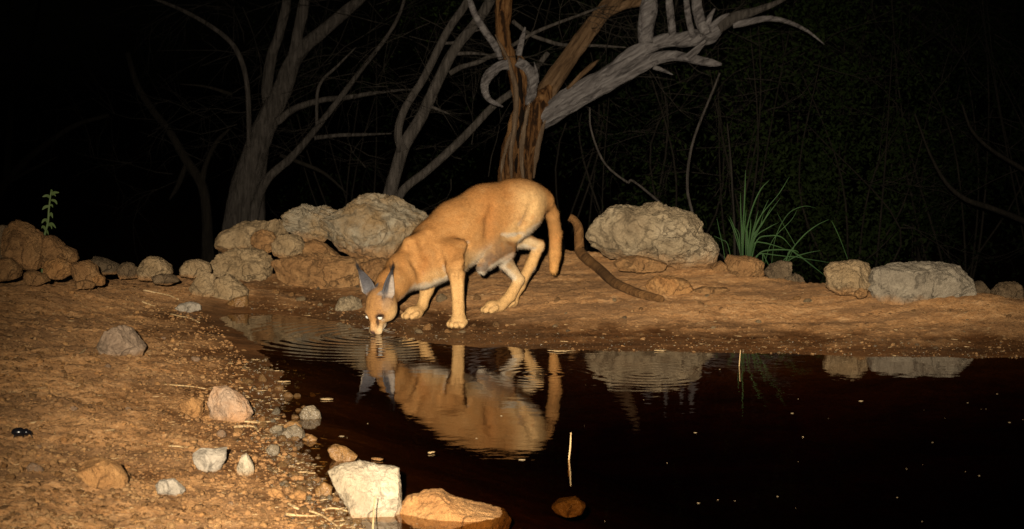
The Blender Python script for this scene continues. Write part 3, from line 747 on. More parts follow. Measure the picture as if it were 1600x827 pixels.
def stem(pts, rpx, Y, seg=12, n=6, rough=0.12, seed=0, Y1=None):
    m = len(pts); Ys = np.linspace(Y, Y1 if Y1 is not None else Y, m)
    P = [at(x, y, yy) for (x, y), yy in zip(pts, Ys)]
    r = list(np.interp(np.arange(m), np.linspace(0, m - 1, len(rpx)), rpx) * Ys / F_PX)
    g = H(P[0][0], Y) - 0.08
    k = 2 if P[0][2] - g > 0.3 else 1
    pre = []; d = P[0] - P[1]; d = d / max(abs(d[2]), 1e-6)
    for j in range(k, 0, -1):
        z = P[0][2] + (g - P[0][2]) * j / k
        pre.append(np.array([P[0][0] + d[0] * (P[0][2] - z) * 0.35, Y, z]))
    return tube(np.array(pre + P), np.array([r[0] * (1.1 + 0.18 * j) for j in range(k, 0, -1)] + r), seg, n, rough, seed)
def rand_dir(rs):
    v = rs.normal(size=3); return v / np.linalg.norm(v)
def twigs(rs, starts, length, r0, depth=2, seg=4, droop=0.0, kids=3):
    out = []
    def grow(p, d, L, r, lv):
        pts = [p]; m = 5
        for k in range(m):
            d = d + rs.normal(0, 0.16, 3) + np.array([0, 0, -droop]); d = d / np.linalg.norm(d)
            pts.append(pts[-1] + d * L / m)
        out.append(tube(np.array(pts), np.linspace(r, r * 0.35, m + 1), seg, 1))
        if lv > 0:
            for j in range(kids):
                q = pts[rs.randint(1, m)]
                dd = d + 0.75 * rand_dir(rs); dd /= np.linalg.norm(dd)
                grow(q, dd, L * rs.uniform(.45, .75), r * 0.55, lv - 1)
    for p, d in starts:
        grow(np.asarray(p, float), np.asarray(d, float) / np.linalg.norm(d), length * rs.uniform(.7, 1.3), r0, depth)
    return out
def leaves(rs, centres, spread, n, size):
    """many small separate leaf blades in clumps"""
    c = centres[rs.randint(len(centres), size=n)] + rs.normal(0, 1, (n, 3)) * spread
    d = rs.normal(size=(n, 3)); d /= np.linalg.norm(d, axis=1)[:, None]
    e = np.cross(d, rs.normal(size=(n, 3))); e /= np.linalg.norm(e, axis=1)[:, None]
    s = size * rs.uniform(.6, 1.4, (n, 1))
    V = np.stack([c - d * s, c + e * s * .42, c + d * s, c - e * s * .42], 1).reshape(-1, 3)
    return V, np.arange(4 * n).reshape(n, 4)

ZM = lambda p: zz(p, 700, 0, 2.584)
ZT = lambda p: zz(p, 240, 0, 2.433)
ZQ = lambda p: zz(p, 1000, 0, 1.968)

# ------------------------------------------------------------------ the gnarled tree behind the cat
M['bark_strip'] = bark_mat('peeling_bark', (0.09, 0.06, 0.04), (0.24, 0.16, 0.10), (0.38, 0.28, 0.19), 1.0)
M['hollow_shade'] = bark_mat('shaded_hollow', (0.006, 0.004, 0.003), (0.014, 0.008, 0.005), (0.03, 0.016, 0.009))  # near-black colour carries the shade of the trunk cavities
YT = 16.5
b0 = at(808, 420, YT)
tree = empty('gnarled_tree', (b0[0], YT, H(b0[0], YT)))
tag(tree, 'gnarled tree with split orange trunk and thick bare grey limb', 'tree')
def part(name, tubes, mat, parent):
    v, f = join(tubes); o = obj(name, local(parent, v), f, mat, parent)
    if name in ('twigs', 'stems'): o['kind'] = 'stuff'
    return o
part('trunk', [stem(ZM([(232,760),(236,700),(250,600),(276,500),(290,420),(280,340),(262,270),(250,220)]), [13,13,11,10,10,10,8,4], YT, 30, 10, 0.32, 1),
               stem(ZM([(318,760),(318,700),(332,600),(352,510),(372,440),(394,385),(415,345)]), [10,10,12,15,15,11,4], YT - .02, 30, 10, 0.3, 2),
               stem(ZM([(278,760),(278,680),(292,580),(312,490),(328,430),(338,370)]), [11,11,11,11,8,3], YT + .05, 24, 10, 0.34, 29),
               px_tube(ZM([(315,430),(325,350),(302,265),(285,215)]), [5,8,7,3], YT - .02, 14, 8, 0.45, 30)], M['bark_split'], tree)
for sd_, pts_, r_ in [(3, [(258,740),(254,640),(264,540),(277,440),(272,350),(244,250),(215,190),(190,140)], [2,3.2,3.6,3.6,3.6,3,2.5,1]),
                      (4, [(304,735),(298,640),(304,550),(316,470),(332,405)], [2,3.4,3.8,3,1]),
                      (5, [(345,720),(358,620),(378,530),(402,470)], [1.5,3.4,4,2]),
                      (36, [(212,740),(222,650),(240,580),(262,520)], [1.5,3,3,1])]:
    part('bark_strip', [px_tube(ZM(pts_), r_, YT - .075, 10, 9, 0.6, sd_)], M['bark_strip'], tree)
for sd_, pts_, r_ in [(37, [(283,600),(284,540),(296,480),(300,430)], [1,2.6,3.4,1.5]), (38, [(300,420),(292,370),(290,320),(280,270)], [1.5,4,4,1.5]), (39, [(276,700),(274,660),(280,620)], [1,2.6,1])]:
    part('hollow_shade', [px_tube(ZM(pts_), r_, YT - .05, 10, 8, 0.5, sd_)], M['hollow_shade'], tree)  # dark tubes added to stand for shade inside the trunk
part('limb', [px_tube(ZM([(282,330),(255,260),(232,190),(220,110),(224,30),(228,-60),(215,-220)]), [10,10,11,11,12,11,8], YT, 20, 9, 0.24, 6)], M['bark_split'], tree)
part('limb', [px_tube(ZM([(352,480),(384,405),(425,325),(500,220),(580,108),(640,32),(700,-60),(780,-240)]), [14,16,15,13.5,13,13,12,8], YT + .03, 22, 9, 0.13, 7, YT + .3)], M['bark_brown'], tree)
g1 = part('limb', [px_tube(ZM([(318,505),(350,486),(440,430),(560,352),(660,292),(750,222),(850,172),(960,158),(1035,150),(1075,122),(1110,108)]), [8,13,17,15,14,12.5,11,12,13,13,9], YT + .05, 26, 9, 0.2, 8, YT - .3),
           px_tube(ZM([(325,520),(385,488),(500,415),(640,338),(740,285),(830,240),(900,226),(980,238),(1060,254),(1105,260)]), [6,13,14,13,12,10,8,7,6,4], YT + .04, 24, 9, 0.2, 9, YT - .35)], M['bark_grey'], tree)
Yb = YT - .3
part('branch', [px_tube(ZM([(798,175),(800,100),(812,20),(825,-80)]), [11,13,14,12], YT - .2, 12, 6, 0.12, 10)], M['bark_grey'], tree)
part('branch', [px_tube(ZM([(907,140),(900,70),(893,-10),(890,-120)]), [6.5,6,5.5,5], Yb, 10, 5, 0.12, 11)], M['bark_grey'], tree)
part('branch', [px_tube(ZM([(990,150),(972,80),(962,0),(955,-100)]), [5.5,5,4.5,4], Yb, 10, 5, 0.12, 12)], M['bark_grey'], tree)
part('branch', [px_tube(ZM([(1045,140),(1018,80),(1005,10),(998,-120)]), [11,9,8,6], Yb, 12, 5, 0.12, 13)], M['bark_grey'], tree)
part('branch', [px_tube(ZM([(1048,100),(1060,65),(1078,35)]), [5,4,2.5], Yb - .03, 8, 5, 0.1, 14)], M['bark_grey'], tree)
part('branch', [px_tube(ZM([(1060,112),(1100,75),(1136,55)]), [5,4,3], Yb - .03, 8, 5, 0.1, 15)], M['bark_grey'], tree)
part('branch', [px_tube(ZM([(1090,110),(1160,70),(1240,45),(1330,10),(1420,-40)]), [10,9,6,4,3], Yb, 10, 6, 0.14, 16)], M['bark_mid'], tree)
part('branch', [px_tube(ZM([(1150,100),(1210,90),(1290,75),(1370,88),(1450,125),(1520,180)]), [6,5.5,5,3.5,2.5,1.5], Yb, 8, 6, 0.1, 17)], M['bark_grey'], tree)
part('branch', [px_tube(ZM([(965,235),(1000,205),(1040,165)]), [6,6,7], Yb, 10, 5, 0.15, 18)], M['bark_grey'], tree)
part('branch', [px_tube(ZM([(830,270),(870,285),(908,302)]), [4,3,1.5], Yb, 8, 5, 0.1, 19)], M['bark_grey'], tree)
part('branch', [px_tube(ZM([(645,50),(720,18),(790,5),(880,-30)]), [8,7,6,5], YT + .25, 10, 5, 0.1, 20)], M['bark_brown'], tree)
part('branch', [px_tube(ZM([(215,240),(190,185),(140,112),(105,50),(84,-20),(70,-120)]), [4,5.5,5.5,5,4.5,4], YT - .05, 10, 6, 0.16, 21)], M['bark_grey'], tree)
part('branch', [px_tube(ZM([(245,262),(200,270),(165,305),(150,350),(165,400),(222,432)]), [8,8,7.5,6.5,5,2.5], YT - .08, 16, 9, 0.34, 22)], M['bark_grey'], tree)
part('branch', [px_tube(ZM([(278,250),(318,275),(342,330),(335,380),(318,425)]), [7,8,8,8,6], YT - .06, 16, 8, 0.34, 23)], M['bark_grey'], tree)
part('branch', [px_tube(ZM([(285,225),(298,165),(312,110)]), [5,4.5,2.5], YT - .05, 8, 5, 0.15, 24)], M['bark_grey'], tree)
part('branch', [px_tube(ZM([(360,335),(358,295),(348,250)]), [3.5,3,1], YT - .07, 8, 5, 0.1, 25)], M['bark_grey'], tree)
part('branch', [px_tube(ZM([(235,200),(330,142),(420,102),(560,50),(640,20)]), [3,3,2.5,2,1.5], YT + .12, 8, 5, 0.08, 26)], M['bark_mid'], tree)
part('branch', [px_tube(ZM([(260,85),(330,138),(400,165),(470,182),(600,185),(720,192)]), [3.5,3,3,3,2.5,2], YT + .2, 8, 5, 0.08, 27)], M['bark_mid'], tree)
part('branch', [px_tube(ZM([(480,360),(540,300),(585,262),(612,240)]), [2,3.5,3.5,1.5], YT - .1, 8, 5, 0.3, 28)], M['bark_brown'], tree)
rs = np.random.RandomState(21)
tw = twigs(rs, [(at(rs.uniform(760, 1150), rs.uniform(-20, 130), YT + rs.uniform(.1, .7)), (rs.normal(), rs.normal() * .5, rs.uniform(-.6, 1))) for _ in range(26)], .7, .005, 2, 4, .03)
part('twigs', tw, M['twig'], tree)
cc = np.array([at(x, y, YT + dy) for x, y, dy in [(700,-420,.3),(800,-500,0),(930,-430,.4),(1050,-380,0),(1150,-330,-.2),(1250,-250,.2),(860,-330,.6),(1000,-560,.3)]])
v_, f_ = leaves(rs, cc, .36, 5000, .026)
tag(obj('crown', local(tree, v_), f_, M['leaf'], tree), kind='stuff')

# ------------------------------------------------------------------ thin twin-stemmed tree
def leafy(treeo, rs, centres, n, size=.02, spread=.25, mat='leaf'):
    v, f = leaves(rs, np.array(centres), spread, n, size); return tag(obj('crown', local(treeo, v), f, M[mat], treeo), kind='stuff')
Y2 = 17.6
p = at(590, 400, Y2)
t2 = empty('slender_tree', (p[0], Y2, H(p[0], Y2)))
tag(t2, 'slender grey tree with forked stem rising behind the rock heap', 'tree')
part('trunk', [stem(ZT([(895,760),(925,640),(955,550),(1020,440),(1090,290),(1150,180),(1222,92),(1270,20),(1320,-80),(1360,-260)]), [11,10,10,9,8.5,8,8,8,7,5], Y2, 12, 7, 0.09, 31)], M['bark_mid'], t2)
part('limb', [px_tube(ZT([(948,575),(930,520),(938,460),(962,400),(1022,305),(1062,228),(1120,112),(1192,8),(1250,-110)]), [8,6.5,6,6,6,6,6,6,4], Y2 - .05, 10, 6, 0.1, 32)], M['bark_mid'], t2)
part('limb', [stem(ZT([(930,750),(1040,650),(1140,560),(1210,490),(1290,405),(1400,320),(1500,200)]), [7,6.5,6.5,6,5.5,5,4], Y2 - .1, 10, 6, 0.1, 33)], M['bark_mid'], t2)
part('branch', [px_tube(ZT([(1125,280),(1170,255),(1230,238),(1290,212),(1380,190)]), [4.5,4,4,3.5,3], Y2 - .05, 8, 5, 0.1, 34)], M['bark_mid'], t2)
part('branch', [px_tube(ZT([(1150,205),(1220,203),(1300,212)]), [3,2.5,2], Y2, 8, 5, 0.1, 35)], M['bark_mid'], t2)
part('branch', [px_tube(ZT([(1100,165),(1150,160),(1200,125),(1260,110)]), [2.5,2.5,2,2], Y2, 8, 5, 0.1, 36)], M['bark_mid'], t2)
part('branch', [px_tube(ZT([(1040,400),(1090,420),(1128,435)]), [2.5,2,1], Y2, 8, 5, 0.1, 37)], M['bark_mid'], t2)
rs = np.random.RandomState(22)
part('twigs', twigs(rs, [(at(rs.uniform(560, 780), rs.uniform(0, 280), Y2 + rs.uniform(0, .6)), (rs.normal(), rs.normal() * .5, rs.uniform(-.5, 1))) for _ in range(20)], .8, .0048, 2, 4, .03), M['twig'], t2)
leafy(t2, rs, [at(x, y, Y2 + .3) for x, y in [(720,-200),(780,-300),(820,-180),(690,-330),(640,-140),(700,-60)]], 2600)

# ------------------------------------------------------------------ bigger tree on the left
Y3 = 22.0
p = at(370, 420, Y3)
t3 = empty('old_tree', (p[0], Y3, H(p[0], Y3)))
tag(t3, 'old many-stemmed grey-brown tree behind the smooth tan boulder', 'tree')
part('trunk', [stem(ZT([(325,840),(348,710),(390,565),(440,440),(490,340),(530,232),(572,178),(640,122),(720,52),(800,-20),(900,-160)]), [25,22,19,17,15,13,11,10,9,8,6], Y3, 16, 8, 0.12, 41)], M['bark_mid'], t3)
part('limb', [stem(ZT([(395,835),(395,700),(415,560),(440,470)]), [13,12,10,9], Y3 + .1, 12, 6, 0.12, 42)], M['bark_mid'], t3)
part('limb', [stem(ZT([(385,800),(430,685),(520,602),(600,512),(700,385),(800,252),(880,150),(935,55),(970,-60)]), [8,7,6,5,4.5,3.5,3,2.5,2], Y3 - .2, 10, 6, 0.1, 43)], M['bark_mid'], t3)
part('limb', [px_tube(ZT([(440,440),(432,330),(448,220),(478,130),(505,10),(515,-120)]), [9,9,8,7.5,7,6], Y3 + .1, 12, 6, 0.12, 44)], M['bark_mid'], t3)
part('limb', [px_tube(ZT([(528,240),(548,130),(572,20),(590,-120)]), [10,9,8.5,7], Y3, 12, 6, 0.12, 45)], M['bark_mid'], t3)
part('branch', [px_tube(ZT([(468,465),(540,412),(640,380),(740,370),(860,350),(1010,338)]), [6.5,5.5,4.5,4,3,1.5], Y3 - .1, 8, 6, 0.12, 46)], M['bark_mid'], t3)
part('branch', [px_tube(ZT([(362,560),(362,430),(352,300),(320,200),(262,132),(150,60),(40,10),(-60,-20)]), [3.5,4,4,4,3.8,3.2,2.5,2], Y3 - .3, 8, 6, 0.08, 47)], M['bark_mid'], t3)
part('branch', [px_tube(ZT([(612,525),(700,515),(800,512),(905,508)]), [3.5,3,2.5,1.5], Y3 - .2, 8, 5, 0.1, 48)], M['bark_mid'], t3)
part('branch', [px_tube(ZT([(480,590),(560,620),(650,660),(740,740)]), [3,3,2.5,2], Y3 - .1, 8, 5, 0.1, 49)], M['bark_dark'], t3)
part('branch', [px_tube(ZT([(620,480),(628,330),(700,250),(770,180)]), [2.5,2.5,2,1.5], Y3 - .2, 8, 5, 0.1, 50)], M['bark_mid'], t3)
part('branch', [px_tube(ZT([(300,360),(200,330),(100,320)]), [3,2,1.5], Y3 + .2, 8, 5, 0.1, 51)], M['bark_dark'], t3)
rs = np.random.RandomState(23)
part('twigs', twigs(rs, [(at(rs.uniform(300, 640), rs.uniform(-10, 260), Y3 + rs.uniform(-.4, .8)), (rs.normal(), rs.normal() * .5, rs.uniform(-.5, 1))) for _ in range(34)], 1.0, .006, 2, 4, .03), M['twig'], t3)
leafy(t3, rs, [at(x, y, Y3 + dy) for x, y, dy in [(420,-250,0),(520,-300,.3),(600,-160,.5),(330,-170,.3),(480,-120,.8),(640,-60,.9),(260,-120,.5),(680,0,.9)]], 4200, .024, .3)
# ------------------------------------------------------------------ dim small trees on the far left
def small_tree(name, label, Y, stems, seed, tw_box, crown, mat='bark_dark'):
    p = at(stems[0][0][0][0], stems[0][0][0][1], Y)
    t = empty(name, (p[0], Y, H(p[0], Y))); tag(t, label, 'tree')
    for k, (pts, r) in enumerate(stems):
        fn = stem if k == 0 else px_tube
        part('trunk' if k == 0 else 'branch', [fn(pts, r, Y, 10, 6, 0.12, seed + k)], M[mat], t)
    rs = np.random.RandomState(seed)
    x0, x1, y0, y1, n = tw_box
    part('twigs', twigs(rs, [(at(rs.uniform(x0, x1), rs.uniform(y0, y1), Y + rs.uniform(-.4, .6)), (rs.normal(), rs.normal() * .5, rs.uniform(-.5, 1))) for _ in range(n)], 1.0, .006, 2, 4, .02), M['twig'], t)
    if crown: leafy(t, rs, [at(x, y, Y + .3) for x, y in crown[0]], crown[1], .024, .3, 'leaf_dark')
    return t
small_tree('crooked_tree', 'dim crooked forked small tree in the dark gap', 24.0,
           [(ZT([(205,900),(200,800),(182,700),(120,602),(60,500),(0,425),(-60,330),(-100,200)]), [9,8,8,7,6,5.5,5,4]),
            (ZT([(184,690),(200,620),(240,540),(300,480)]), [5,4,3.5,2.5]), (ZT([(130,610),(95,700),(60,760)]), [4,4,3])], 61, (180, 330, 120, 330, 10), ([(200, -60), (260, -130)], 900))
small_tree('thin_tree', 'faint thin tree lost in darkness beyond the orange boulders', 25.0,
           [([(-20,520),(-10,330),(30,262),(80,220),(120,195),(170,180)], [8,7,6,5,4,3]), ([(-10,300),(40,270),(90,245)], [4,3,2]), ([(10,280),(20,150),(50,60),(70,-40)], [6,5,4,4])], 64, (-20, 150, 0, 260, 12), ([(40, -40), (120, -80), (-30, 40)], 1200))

# ------------------------------------------------------------------ dark thicket on the right
def bush(label, px, Y, w_px, h_px, seed, nl, nt, mat='leaf', lean=0.0):
    p = at(px, 420, Y); g = H(p[0], Y); t = empty('thorn_bush', (p[0], Y, g)); tag(t, label, 'bush', 'dark bushes of the thicket')
    rs = np.random.RandomState(seed); s = Y / F_PX; w = w_px * s; h = h_px * s + 1.3
    st = []
    tips = []
    for k in range(6):
        a = rs.uniform(0, 6.3); e = np.array([p[0] + math.cos(a) * w * .4 + lean, Y + math.sin(a) * .5, g + h * rs.uniform(.6, 1.0)])
        b = np.array([p[0] + rs.normal() * .06, Y + rs.normal() * .06, g - .05])
        mid = b * .5 + e * .5 + rs.normal(0, .3, 3)
        st.append(tube(np.array([b, b * .7 + mid * .3 + rs.normal(0, .12, 3), mid, e]), np.array([.014, .011, .008, .004]), 8, 5, .12, seed + k)); tips += [mid, e, .5 * mid + .5 * e]
    part('stems', st, M['bark_dark'], t)
    part('twigs', twigs(rs, [(tips[rs.randint(len(tips))] + rs.normal(0, .08, 3), (rs.normal(), rs.normal() * .6, rs.uniform(-.7, 1))) for _ in range(nt)], w * .42, .0048, 2, 4, .03), M['twig'], t)
    c = np.array([[p[0] + rs.normal() * w * .28, Y + rs.uniform(-.1, .8), g + h * rs.uniform(.15, 1.0)] for _ in range(34)])
    v, f = leaves(rs, c, .18, nl, .026); tag(obj('crown', local(t, v), f, M[mat], t), kind='stuff')
    return t
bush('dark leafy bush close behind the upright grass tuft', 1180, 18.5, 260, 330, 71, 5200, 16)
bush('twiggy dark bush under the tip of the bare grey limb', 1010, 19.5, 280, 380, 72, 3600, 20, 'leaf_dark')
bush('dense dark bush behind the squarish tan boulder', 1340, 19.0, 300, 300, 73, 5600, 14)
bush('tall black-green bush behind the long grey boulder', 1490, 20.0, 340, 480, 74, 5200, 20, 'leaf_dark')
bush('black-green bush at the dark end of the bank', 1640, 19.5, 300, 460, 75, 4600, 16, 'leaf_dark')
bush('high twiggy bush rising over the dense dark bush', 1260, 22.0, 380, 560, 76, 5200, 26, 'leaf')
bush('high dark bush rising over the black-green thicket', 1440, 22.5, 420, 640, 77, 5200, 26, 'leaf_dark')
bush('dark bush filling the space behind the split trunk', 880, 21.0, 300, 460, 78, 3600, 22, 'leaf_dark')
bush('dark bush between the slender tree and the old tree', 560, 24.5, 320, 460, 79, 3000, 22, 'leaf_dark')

# bare shoots that hang in front of the thicket
def shoot(label, pts, rpx, Y, seed, mat='twig'):
    v, f = join([px_tube(pts, rpx, Y, 6, 6, 0.05, seed)])
    b = v.mean(0); o = obj('bare_shoot', v - b, f, M[mat]); o.location = b
    return tag(o, label, 'branch')
def shoot_g(label, pts, rpx, Y, seed, mat='twig'):
    v, f = join([stem(pts, rpx, Y, 6, 6, 0.05, seed)])
    b = np.array([v[:, 0].mean(), Y, v[:, 2].min()]); o = obj('bare_shoot', v - b, f, M[mat]); o.location = b
    return tag(o, label, 'branch')
shoot_g('thin bare shoot rising behind the big pale boulder to the grey limb tip', ZQ([(168,680),(160,650),(146,585),(150,500),(165,430),(195,350),(228,270),(245,225)]), [2.2,2.2,2.2,2.2,2,2,1.6,1.4], 15.6, 81, 'bark_mid')
shoot_g('thin straight shoot leaning over the upright grass tuft', ZQ([(290,690),(285,600),(278,480),(268,380)]), [1.8,1.6,1.5,1], 16.2, 82)
shoot_g('long drooping shoot crossing low behind the big pale boulder', ZQ([(0,572),(-40,560),(-110,500),(-150,400),(-155,330)]), [1.8,1.8,1.6,1.5,1.2], 15.8, 83, 'bark_mid')
shoot_g('bare forked branch arching at the dark end of the thicket', ZQ([(1230,720),(1181,680),(1080,640),(1000,612),(940,560),(890,470),(845,350)]), [5,5,4.5,4,3,2,1.4], 17.0, 84, 'bark_dark')
shoot_g('bare branch rising above the forked branch at the dark end', ZQ([(1230,560),(1181,522),(1080,460),(1020,400),(990,320)]), [4,4,3,2.4,1.5], 17.2, 85, 'bark_dark')

# ------------------------------------------------------------------ grass and sapling
def blade_px(pts, wpx, Y, parent, mat, Y1=None):
    Ys = np.linspace(Y, Y1 if Y1 is not None else Y, len(pts))
    P = catmull(np.array([at(x, y, yy) for (x, y), yy in zip(pts, Ys)]), 5)
    m = len(P); w = wpx * (0.72 if mat == 'grass' else 1.0) * Y / F_PX / 2 * np.sin(np.linspace(.55, 3.1, m)) ** .6
    T = np.gradient(P, axis=0); side = np.cross(T, np.array([0.15, -1, 0.1])); side /= np.linalg.norm(side, axis=1)[:, None] + 1e-9
    mid = P + np.array([0, -1, 0]) * (w * .35)[:, None]
    V = np.stack([P - side * w[:, None], mid, P + side * w[:, None]], 1).reshape(-1, 3)
    i = np.arange(m * 3).reshape(m, 3)
    Fq = np.concatenate([np.stack([i[:-1, j], i[:-1, j + 1], i[1:, j + 1], i[1:, j]], -1) for j in (0, 1)])
    return obj('blade', local(parent, V), Fq, M[mat], parent)
ZG = lambda p: zz(p, 1120, 250, 4.133)
YG = 8.85
p = at(1165, 425, YG); gt = empty('grass_tuft', (p[0], YG, H(p[0], YG))); tag(gt, 'upright tuft of green grass growing behind the blocky tan stone', 'grass tuft')
for pts, w in [([(165,680),(167,500),(178,300),(186,65)], 3.6), ([(165,680),(160,450),(155,330),(153,215)], 2.8), ([(170,680),(172,520),(185,380),(190,320)], 2.4),
               ([(190,680),(190,480),(230,310),(285,190),(340,130)], 2.8), ([(205,680),(210,520),(218,440),(219,380)], 3), ([(205,680),(225,500),(250,400),(268,325)], 2.6),
               ([(205,680),(225,510),(290,420),(350,305)], 3), ([(210,680),(240,500),(320,370),(412,245)], 2.2), ([(205,680),(235,480),(300,330),(335,255)], 2.2),
               ([(150,600),(140,520),(110,430),(82,362)], 2.6), ([(160,640),(140,560),(100,430),(75,380)], 1.8), ([(200,680),(192,500),(185,450),(180,410)], 2.4),
               ([(215,640),(250,500),(330,440),(398,405)], 2), ([(215,600),(260,400),(400,220),(470,105)], 1.8), ([(210,680),(230,540),(280,430),(300,350)], 2.2),
               ([(195,680),(200,600),(205,540),(212,480)], 4), ([(215,680),(218,600),(225,560),(228,520)], 3.5), ([(200,690),(200,600),(198,480),(190,420)], 3),
               ([(155,680),(150,560),(145,480),(120,440)], 1.8)]:
    blade_px(ZG(pts), w, YG, gt, 'grass')
YG2 = 8.95
p = at(1190, 425, YG2); g2 = empty('grass_clump', (p[0], YG2, H(p[0], YG2))); tag(g2, 'sprawling clump of long arching grass beside the upright tuft', 'grass tuft')
for pts, w in [([(215,690),(260,520),(340,490),(420,500),(490,575)], 2.6), ([(220,690),(240,545),(300,535),(380,555),(440,575)], 2.6), ([(225,690),(280,600),(380,580),(500,585),(530,600)], 3),
               ([(225,690),(270,610),(380,615),(500,630)], 2.4), ([(430,690),(470,600),(560,490),(650,420),(725,385)], 2.4), ([(420,700),(480,640),(570,605),(670,585)], 2.2),
               ([(440,700),(470,590),(520,610),(600,670),(695,745)], 3.2), ([(300,690),(298,610),(320,650),(342,690)], 2.6), ([(400,700),(460,625),(580,640),(740,665)], 1.8),
               ([(440,700),(500,560),(500,540),(420,400),(385,330)], 1.4), ([(845,640),(800,520),(760,430),(738,390)], 1.6), ([(60,690),(40,560),(15,450),(0,370)], 1.6), ([(100,690),(70,545),(30,515),(-20,490)], 1.8),
               ([(350,700),(380,500),(460,350),(560,300),(640,310)], 1.4), ([(300,700),(360,520),(480,390),(520,320)], 1.4)]:
    blade_px(ZG(pts), w, YG2, g2, 'grass')
ZS = lambda p: zz(p, 30, 280, 6.89)
YS = 8.22
p = at(70, 400, YS); sp = empty('sapling', (p[0], YS, H(p[0], YS))); tag(sp, 'small leafy sapling sprouting behind the tall orange boulder', 'sapling')
part('stem', [stem(ZS([(255,800),(270,620),(285,560),(310,460),(318,340),(330,230),(345,120)]), [2.4,2.2,2,1.8,1.6,1.4,1], YS, 6, 5, .04, 90)], M['sapling'], sp)
for pts, w in [([(345,160),(380,145),(430,145)], 4), ([(335,200),(300,178),(250,190)], 4.2), ([(345,225),(385,235),(408,272)], 4), ([(325,290),(280,300),(248,330)], 4.4),
               ([(320,285),(350,280),(362,305)], 3), ([(318,400),(345,370),(360,420)], 3.6), ([(312,440),(270,440),(242,475)], 4), ([(300,470),(290,430),(300,455)], 3),
               ([(300,500),(350,480),(395,528)], 4), ([(300,500),(340,500),(352,540)], 2.6), ([(290,560),(260,510),(240,530)], 3.6), ([(285,560),(300,560),(315,600)], 3), ([(345,150),(352,125),(340,112)], 2.5), ([(350,170),(375,165),(395,185)], 2.6)]:
    b_ = blade_px(ZS(pts), w, YS, sp, 'sapling', YS - .02); b_.name = 'leaf'

# ------------------------------------------------------------------ sticks and stalks
def stick(name, label, pts, rpx, mat, lift=0.0, seed=0, Ys=None, seg=10, rough=.12, cat='stick'):
    P = []
    for k, (x, y) in enumerate(pts):
        P.append(at(x, y, Ys[k]) if Ys else hit(x, y))
    P = np.array(P)
    r = np.interp(np.arange(len(P)), np.linspace(0, len(P) - 1, len(rpx)), rpx) * P[:, 1] / F_PX
    if not Ys: P[:, 2] += r * .8 + lift
    v, f = join([tube(P, r, seg, 6, rough, seed)])
    b = np.array([P[:, 0].mean(), P[:, 1].mean(), v[:, 2].min()]); o = obj(name, v - b, f, M[mat]); o.location = b
    return tag(o, label, cat)
h1 = hit(905, 402)[1]; h2 = hit(1030, 468)[1]
stick('bent_branch', 'bent dark branch, one end raised, lying on the bank beside the big pale boulder', Z8([(32,205),(62,222),(82,262),(85,330),(92,390),(140,440),(200,490),(260,545),(330,585),(420,620),(530,645)]),
      [6,6.5,7.5,8,8.5,8.5,8,8,7.5,7,5.5], 'stick', Ys=list(np.concatenate([np.full(4, h1 - .06), [h1 - .07], [hit(x, y + 6)[1] - .015 for x, y in Z8([(140,440),(200,490),(260,545),(330,585),(420,620),(530,645)])]])), seed=91, cat='branch', rough=.1)
stick('twig', 'pale forked twig lying at the tip of the inlet', Z4([(662,516),(720,528),(780,540),(825,558)]), [1.5,1.5,1.3,1], 'straw', seed=92, rough=.05, seg=6)
stick('twig', 'short pale twig poking from mud beside the forked twig', Z4([(655,570),(690,582),(715,590)]), [1.8,1.4,1], 'straw', seed=93, rough=.05, seg=6)
stick('twig', 'dry stalk running toward the inlet water', Z4([(785,625),(830,635),(880,645),(920,665)]), [1.3,1.3,1.2,1], 'straw', seed=94, rough=.05, seg=6)
stick('twig', 'pale splinter of straw beside the pinkish brown boulder', Z4([(332,828),(370,808),(402,782)]), [1.6,1.6,1], 'straw', seed=95, rough=.05, seg=6)
stick('twig', 'thin dry stalk pointing at the faceted pinkish stone', Z5([(740,178),(800,182),(870,188),(945,200)]), [1.1,1.1,1,.8], 'straw', seed=96, rough=.05, seg=6)
stick('twig', 'bright white twig reaching from the faceted pinkish stone to the water', Z6([(350,348),(400,352),(450,355),(498,350)]), [1.8,1.6,1.5,1.3], 'straw', lift=.003, seed=97, rough=.05, seg=6)
stick('twig', 'curved straw below the bright white twig', Z6([(335,372),(390,368),(430,375),(442,390)]), [2,2.2,2,1.2], 'straw', seed=98, rough=.05, seg=6)
stick('twig', 'dry stalk lying across the flat orange slab', Z5([(322,580),(370,598),(430,615),(492,635)]), [1.3,1.4,1.4,1], 'straw', lift=.012, seed=99, rough=.05, seg=6)
stick('twig', 'forked straw on the mud near the smooth grey stone', Z5([(758,455),(810,458),(860,462)]), [1.4,1.3,1], 'straw', seed=100, rough=.05, seg=6)
stick('twig', 'straw bit behind the dark beetle', zz([(495,235),(590,215),(700,190)], 0, 640, 10.34), [1.6,1.5,1], 'straw', seed=101, rough=.05, seg=6)
ZW = lambda p: zz(p, 400, 700, 6.5125)
stick('root', 'pale twisted rootlet snaking up to the white block', ZW([(320,580),(420,635),(560,665),(660,700),(740,750),(830,815)]), [1.8,1.8,1.7,1.6,1.5,1.2], 'straw', lift=.002, seed=102, rough=.06, seg=6, cat='root')
stick('root', 'pale straight rootlet beside the twisted one', ZW([(300,700),(420,705),(560,708),(640,700)]), [3,2,1.4,1], 'straw', lift=.002, seed=103, rough=.06, seg=6, cat='root')
stick('root', 'arched rootlet touching the white block', ZW([(680,650),(760,630),(850,640),(930,660)]), [1.6,1.6,1.6,1.2], 'straw', lift=.002, seed=104, rough=.06, seg=6, cat='root')
stick('root', 'forked rootlet tip in front of the white block', ZW([(860,808),(900,785),(930,760)]), [1.4,1.3,1], 'straw', lift=.002, seed=105, rough=.06, seg=6, cat='root')
